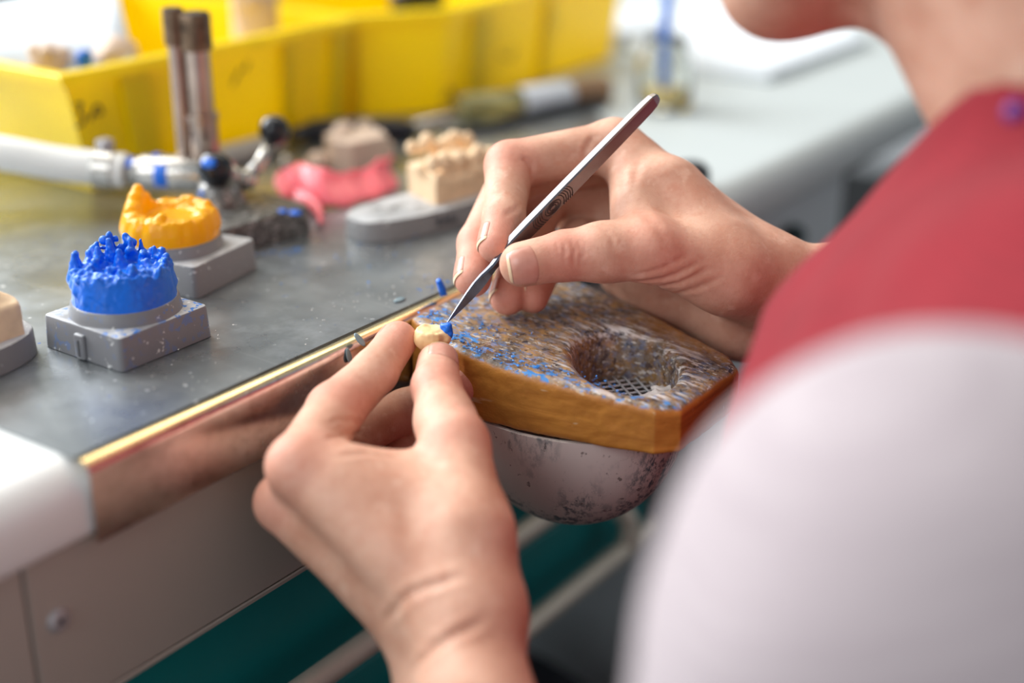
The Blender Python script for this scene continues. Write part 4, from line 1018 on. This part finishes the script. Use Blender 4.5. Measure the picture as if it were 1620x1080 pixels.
RH += chain(Rmd, [9.5, 9.0, 7.7, 6.9], 2) + chain(Rrg, [9, 8.6, 7.4, 6.7], 1.5) + chain(Rpk, [9.5, 8.4, 7.0, 6.0], 1.5)
RH += [Ell((0.4083,0.2533,0.8301), (9.6, 9.6, 9.6), 6), Cone((0.4615,0.3018,0.8226), (0.4747,0.2785,0.8208), 9, 10, 4), Cone((0.4603,0.2764,0.7998), (0.4617,0.2582,0.7979), 8, 12, 8)]
LB, RB = Body(LH), Body(RH)
SK = []
flush_pts = [(p, 11) for p in (Lix[1], Lix[3], Lmd[3], Lth[1], Lth[2], Lmd[0], Lix[0], Rix[1], Rix[3], Rmd[3], Rrg[3], Rpk[3], Rth[2], Rth[1], Rmd[2])]
def flush(v, n):
    f = np.zeros(len(v))
    for p, r in flush_pts:
        d = np.linalg.norm(v - np.array(p), axis=1) * 1000
        f = np.maximum(f, np.exp(-(d / (r * 1.15)) ** 4))
    return f
v1, q1 = surface(LB, (.15, .085, .64), (.46, .36, .86), .9)
v2, q2 = surface(RB, (.33, .10, .70), (.58, .36, .93), .9)
V = np.concatenate([v1, v2]); Q = np.concatenate([q1, q2 + len(v1)])

# skin folds: polylines dropped onto the skin, pressed in with a slight swell at each side
EYE = np.array((0, 0, BZ + .192))
def crease(pts, depth, width):
    global V
    P_ = np.array([tuple(p) for p in smoothpath(pts, 8)]); hit = []
    for p in P_:
        d = p - EYE; d = d / np.linalg.norm(d); w = V - EYE; t = w @ d
        off = np.linalg.norm(w - t[:, None] * d, axis=1); m = off < .0013
        if m.any(): hit.append(V[m][np.argmin(t[m])])
    if len(hit) < 2: return
    H = np.array(hit); best = np.full(len(V), 1e9); tpar = np.zeros(len(V))
    for i, (a, b) in enumerate(zip(H, H[1:])):
        e = b - a; L2 = e @ e + 1e-12; t = np.clip(((V - a) @ e) / L2, 0, 1)
        dd = np.linalg.norm(V - a - t[:, None] * e, axis=1); m = dd < best
        best[m] = dd[m]; tpar[m] = (i + t[m]) / (len(H) - 1)
    x = best * 1000 / width; fade = np.clip(np.minimum(tpar, 1 - tpar) * 5, .15, 1)
    V -= VN * ((depth / 1000 * (np.exp(-x ** 2) - .35 * np.exp(-((x - 1.9) / .9) ** 2)) * fade)[:, None])
VN = vnormals(V, Q)
for pts, dp, wd in [
    ([(0.2853,0.2577,0.7376), (0.2922,0.2535,0.7454), (0.2996,0.2470,0.7507), (0.3069,0.2390,0.7537)], .7, 1.5), ([(0.2734,0.2362,0.7362), (0.2789,0.2326,0.7420), (0.2858,0.2271,0.7479), (0.2937,0.2193,0.7524)], .9, 1.5),
    ([(0.2964,0.2849,0.7983), (0.3002,0.2798,0.7987), (0.3036,0.2738,0.7968)], .35, .9), ([(0.2944,0.2842,0.7935), (0.2989,0.2788,0.7946), (0.3031,0.2720,0.7931)], .45, 1.0), ([(0.2946,0.2806,0.7887), (0.3007,0.2727,0.7894), (0.3066,0.2631,0.7876)], .4, 1.1), ([(0.2958,0.2839,0.7957), (0.3008,0.2777,0.7968), (0.3033,0.2726,0.7946)], .3, .7),
    ([(0.3394,0.2804,0.7980), (0.3422,0.2774,0.7992), (0.3446,0.2734,0.7984)], .25, .8), ([(0.3389,0.2797,0.7960), (0.3414,0.2769,0.7970), (0.3442,0.2725,0.7962)], .22, .7), ([(0.3264,0.3002,0.8004), (0.3281,0.2962,0.7980), (0.3289,0.2925,0.7945)], .2, .9),
    ([(0.3973,0.2630,0.8352), (0.3963,0.2615,0.8311), (0.3944,0.2607,0.8261)], .28, .6), ([(0.3991,0.2613,0.8364), (0.3984,0.2586,0.8311), (0.3958,0.2576,0.8245)], .30, .6), ([(0.4004,0.2592,0.8360), (0.3995,0.2567,0.8306), (0.3972,0.2559,0.8249)], .22, .6), ([(0.3958,0.2653,0.8356), (0.3949,0.2640,0.8319), (0.3935,0.2636,0.8286)], .18, .5),
    ([(0.4050,0.2418,0.8204), (0.4145,0.2300,0.8222), (0.4237,0.2212,0.8280)], .5, 1.0), ([(0.4069,0.2377,0.8183), (0.4161,0.2265,0.8204), (0.4250,0.2179,0.8259)], .45, 1.0), ([(0.4072,0.2406,0.8228), (0.4145,0.2321,0.8253), (0.4212,0.2261,0.8300)], .35, .9), ([(0.4086,0.2334,0.8154), (0.4172,0.2232,0.8179), (0.4266,0.2135,0.8228)], .4, 1.1),
    ([(0.3984,0.2808,0.8627), (0.3990,0.2779,0.8598), (0.3984,0.2759,0.8557)], .7, 1.1), ([(0.4151,0.2625,0.8697), (0.4128,0.2630,0.8660), (0.4110,0.2630,0.8623)], .5, 1.1), ([(0.3928,0.2782,0.8479), (0.3907,0.2794,0.8455), (0.3882,0.2817,0.8438)], .25, .9), ([(0.4164,0.2540,0.8602), (0.4148,0.2502,0.8516), (0.4104,0.2506,0.8434)], .4, 1.6), ([(0.4215,0.2481,0.8619), (0.4174,0.2480,0.8537), (0.4124,0.2485,0.8444)], .35, 1.6),
    ([(0.4160,0.2442,0.8455), (0.4185,0.2378,0.8413), (0.4187,0.2325,0.8341)], .3, 1.6), ([(0.4064,0.2537,0.8401), (0.4077,0.2497,0.8368), (0.4072,0.2475,0.8327)], .25, 1.0)]:
    crease(pts, dp, wd)
# neck, head, shoulders: one skin with the arms
L_sh, R_sh = (.221, .063, .848), (.595, .055, .855)
chin = Vector((0.4052,0.1904,0.9162)); hup = Vector((0, .42, .907)).normalized(); hfw = Vector((0, .907, -.42)).normalized(); hrt = Vector((1, 0, 0))
def hd_(x, f, u): return tuple(chin + hrt * x + hfw * f + hup * u)
HX = np.array([tuple(hrt), tuple(hfw), tuple(hup)])
HEADP = [Cone((.41, .03, .83), hd_(0, -.084, .045), 52, 52, 20), Cone(hd_(0, -.008, .012), hd_(0, -.046, -.001), 13, 16, 8), Cone(hd_(0, -.046, -.001), hd_(0, -.076, .002), 16, 22, 10),
         Ell(hd_(0, -.085, .135), (74, 93, 84), 20, HX), Ell(hd_(0, -.035, .075), (60, 48, 66), 20, HX),
         Ell(hd_(0, -.006, .010), (20, 15, 14), 14, HX), Cone(hd_(-.018, -.012, .012), hd_(-.056, -.088, .050), 13, 14, 14), Cone(hd_(.018, -.012, .012), hd_(.056, -.088, .050), 13, 14, 14),
         Cone(hd_(0, .016, .098), hd_(0, .030, .062), 8, 11, 10), Ell(hd_(-.012, .018, .060), (7, 8, 6), 5, HX), Ell(hd_(.012, .018, .060), (7, 8, 6), 5, HX),
         Ell(hd_(0, .004, .040), (23, 10, 5.5), 5, HX), Ell(hd_(0, .003, .029), (20, 10, 6), 5, HX),
         Ell(hd_(-.034, -.004, .108), (22, 12, 6), 8, HX), Ell(hd_(.034, -.004, .108), (22, 12, 6), 8, HX),
         Ell(hd_(-.032, -.010, .094), (13, 12, 8), 3, HX), Ell(hd_(.032, -.010, .094), (13, 12, 8), 3, HX),
         Ell(hd_(-.073, -.092, .090), (5, 15, 29), 4, HX), Ell(hd_(.073, -.092, .090), (5, 15, 29), 4, HX),
         Cone(hd_(-.022, .010, .0345), hd_(.022, .010, .0345), 1.6, 1.6, -2.5)]
TORSO = [Cone(L_sh, R_sh, 38, 40, 20), Cone(hd_(0, -.064, .018), (.415, .056, .855), 30, 44, 14), Ell((.41, .045, .76), (150, 92, 130), 30), Ell((.41, -.03, .55), (135, 92, 150), 40), Ell((.41, -.06, .42), (150, 110, 80), 30),
         Cone(L_sh, L_elb, 36, 36, 20), Cone(R_sh, R_elb, 42, 38, 20), Cone(L_elb, tuple(Vector(L_elb).lerp((Vector(Lf_r) + Vector(Lf_u)) / 2, .5)), 38, 20, 10), Cone(R_elb, tuple(Vector(R_elb).lerp((Vector(Rf_r) + Vector(Rf_u)) / 2, .6)), 36, 20, 10)]
v3, q3 = surface(Body(TORSO + HEADP), (.05, -.25, .30), (.78, .30, 1.25), 3.2)
V = np.concatenate([V, v3]); Q = np.concatenate([Q, q3 + len(v1) + len(v2)])
fl = flush(V, None)
body_me = npmesh('person', V, Q, {'flush': fl})
person = link('person', body_me, SKIN, None, True, (.42, 0, .45))
tag(person, 'person in a red vest and pale pink sleeves trimming a die at the bench', 'person')

# clothing
slv = [Cone(L_sh, L_elb, 46.5, 54, 10), Cone(L_sh, (.30, .045, .832), 46, 42, 14), Cone(L_elb, tuple(Vector(L_elb).lerp(Vector(Lf_u), .25)), 53, 44, 12), Ell(L_sh, (52, 52, 48), 14)]
def wrinkle(B, amp, f, seed): return Body([Fn(lambda p: B.d(p) + amp * (hash_noise(p * np.array((1, 1, 1.8)), f, seed) - .5))])
sdf_obj('sleeve', wrinkle(Body(slv), 5, .03, 21), (.05, -.05, .58), (.32, .18, .95), 3.0, PINKKNIT, person)
rsl = [Cone(R_sh, R_elb, 50, 47, 10), Cone(R_sh, (.52, .05, .850), 52, 46, 14), Cone(R_elb, tuple(Vector(R_elb).lerp((Vector(Rf_u) + Vector(Rf_r)) / 2, .84)), 47, 30, 12)]
sdf_obj('sleeve', wrinkle(Body(rsl), 5, .03, 22), (.42, -.05, .65), (.72, .26, .97), 3.0, PINKKNIT, person)
CORE = Body([Cone((.285, .05, .85), (.54, .05, .85), 46, 46, 20)] + TORSO[2:5])
vest = [Fn(lambda p: CORE.d(p) - 13, 20), Cone((.285, .055, .862), (.545, .055, .862), 48, 48, 20), Ell((.405, .078, .795), (150, 101, 118), 30), Ell((.41, .052, .73), (158, 108, 135), 30), Ell((.41, -.02, .56), (147, 104, 150), 40)]
VB = Body(vest)
vest.append(Cone((.41, .050, .84), (.408, .075, .900), 72, 64, 25))
neckcut = Cone((.41, .06, .85), (.405, .100, .97), 55, 57, -4)
cp, cnn = np.array((405., 131., 901.)), np.array((-.08, .80, .60))
collar = Fn(lambda p: -((p - cp) @ cnn).astype(np.float32) , -4)
VEST = sdf_obj('vest', Body([Fn(lambda p: VB.d(p) + 11 * (hash_noise(p, .022, 31) - .5) + 4 * (hash_noise(p, .05, 32) - .5)), neckcut, collar]), (.20, -.20, .38), (.62, .24, 1.0), 3.0, REDCLOTH, person)
vv = np.array([tuple(x.co) for x in VEST.data.vertices]) + np.array(tuple(person.location)); dd = np.array((0.4033,0.1190,0.9057)) - EYE; dd = dd / np.linalg.norm(dd)
tt_ = (vv - EYE) @ dd; of = np.linalg.norm(vv - EYE - tt_[:, None] * dd, axis=1); k = np.where(of < .006, tt_, 9).argmin()
bm = bmesh.new(); ball(bm, vv[k], .0030, 16); bmo('button', bm, plain('purple_button', srgb(104, 44, 128), .4), VEST, True)
for sx in (-.032, .032):
    bm = bmesh.new(); ball(bm, hd_(sx, -.0080, .0930), .0118, 24); ey = bmo('eye', bm, PAPER, person, True)
    bm = bmesh.new(); ball(bm, hd_(sx, -.0014, .0905), .0056, 16); bmo('iris', bm, plain('brown_iris', srgb(70, 46, 30), .2), ey, True)
tro = [Ell((.41, -.06, .44), (160, 120, 80), 20), Cone((.33, -.03, .42), (.30, .38, .47), 80, 62, 30), Cone((.49, -.03, .42), (.52, .38, .47), 80, 62, 30), Cone((.30, .38, .47), (.30, .36, .06), 60, 46, 15), Cone((.52, .38, .47), (.52, .36, .06), 60, 46, 15)]
sdf_obj('trousers', wrinkle(Body(tro), 6, .03, 41), (.15, -.25, .02), (.68, .48, .56), 5.0, TROUSERS, person)
hr = [Ell(hd_(0, -.092, .142), (84, 99, 91), 20, HX), Ell(hd_(0, -.150, .09), (66, 45, 70), 20, HX), Ell(hd_(0, .02, .075), (64, 62, 82), -8, HX), Ell(hd_(0, -.06, .03), (95, 80, 60), -10, HX)]
sdf_obj('hair', wrinkle(Body(hr), 6, .06, 51), (.28, -.10, .88), (.54, .28, 1.25), 3.0, HAIR, person)
# watch strap at the far wrist
wa = (Vector(Rw_r) + Vector(Rw_u)) / 2; wb_ = (Vector(Rf_r) + Vector(Rf_u)) / 2; wd = wb_ - wa
# nails
def nail(name, tipc, prev, dorsal, r, B, half=52, length=.0105, back=.0055, flat=1.0):
    """a curved plate hugging the back of a fingertip; dorsal = direction the nail faces"""
    c = Vector(tipc); a = (c - Vector(prev)).normalized(); n = Vector(dorsal); n = (n - a * n.dot(a)).normalized(); s = a.cross(n)
    nu, nv = 13, 15; P0 = np.zeros((nv, nu, 3), np.float32); ed = np.zeros((nv, nu)); rim_ = np.zeros((nv, nu))
    for j in range(nv):
        v = j / (nv - 1); along = -back + length * v
        for i in range(nu):
            u = i / (nu - 1) * 2 - 1
            al2 = along + (.0016 * u * u if v < .3 else 0) * (1 - v / .3) - (.0012 * u * u * max(0, (v - .6) / .4))
            th = math.radians(half) * u
            d = n * math.cos(th) + s * math.sin(th)
            P0[j, i] = tuple((c + a * al2 + d * (r / 1000 + .0005)) * 1000)
            ed[j, i] = v; rim_[j, i] = max(abs(u) ** 8, (1 - v) ** 8)
    flatp = P0.reshape(-1, 3).copy()
    for _ in range(4):
        d = B.d(flatp); g = grad(B.d, flatp); gl = (g * g).sum(1) + 1e-6
        lim = np.repeat(np.linspace(0, 1, nv) > 2, nu)
        st = np.where(lim, 0, d - .12 + .38 * np.clip(rim_.ravel(), 0, 1))
        flatp -= g * (st / gl)[:, None]
    G = flatp.reshape(nv, nu, 3)
    k0 = nv
    for j in range(k0, nv):                  # free edge runs straight on past the flesh
        tdir = (G[k0 - 1] - G[k0 - 4]) / 3
        G[j] = G[k0 - 1] + tdir * (j - k0 + 1) * .92
    fr = [(j * nu + i, j * nu + i + 1, (j + 1) * nu + i + 1, (j + 1) * nu + i) for j in range(nv - 1) for i in range(nu - 1)]
    me = npmesh(name, G.reshape(-1, 3) / 1000, np.array(fr), {'edge': ed.ravel(), 'rim': rim_.ravel()})
    o = link(name, me, NAIL, person); m = o.modifiers.new('t', 'SOLIDIFY'); m.thickness = .0003; m.offset = 1
    m2 = o.modifiers.new('s', 'SUBSURF'); m2.levels = m2.render_levels = 1
    return o
TOC = lambda p: eye - Vector(p)
IMR, IMU = Vector((math.sin(hd), -math.cos(hd), 0)), None
IMU = IMR.cross(fw)
def dirv(p, r_, u_, t_): return IMR * r_ + IMU * u_ + TOC(p).normalized() * t_
nail('nail', Rth[3], Rth[2], dirv(Rth[3], -.05, -.18, 1), 8.0, RB, 58, .0136, .0047)
nail('nail', Rix[3], Rix[2], dirv(Rix[3], -1, .1, .30), 6.7, RB, 48, .0105, .0065)
nail('nail', Rmd[3], Rmd[2], dirv(Rmd[3], -1, .1, .25), 6.9, RB, 48, .0105, .0065)
nail('nail', Rrg[3], Rrg[2], dirv(Rrg[3], -1, -.1, .35), 6.7, RB, 48, .0095, .0058)
nail('nail', Rpk[3], Rpk[2], dirv(Rpk[3], -1, .0, .3), 6.0, RB, 48, .0080, .0048)
nail('nail', Lth[3], Lth[2], dirv(Lth[3], .45, .75, .75), 7.4, LB, 50, .0105, .0060)
nail('nail', Lix[3], Lix[2], dirv(Lix[3], -.9, .5, -.6), 6.9, LB, 46, .0095, .0060)
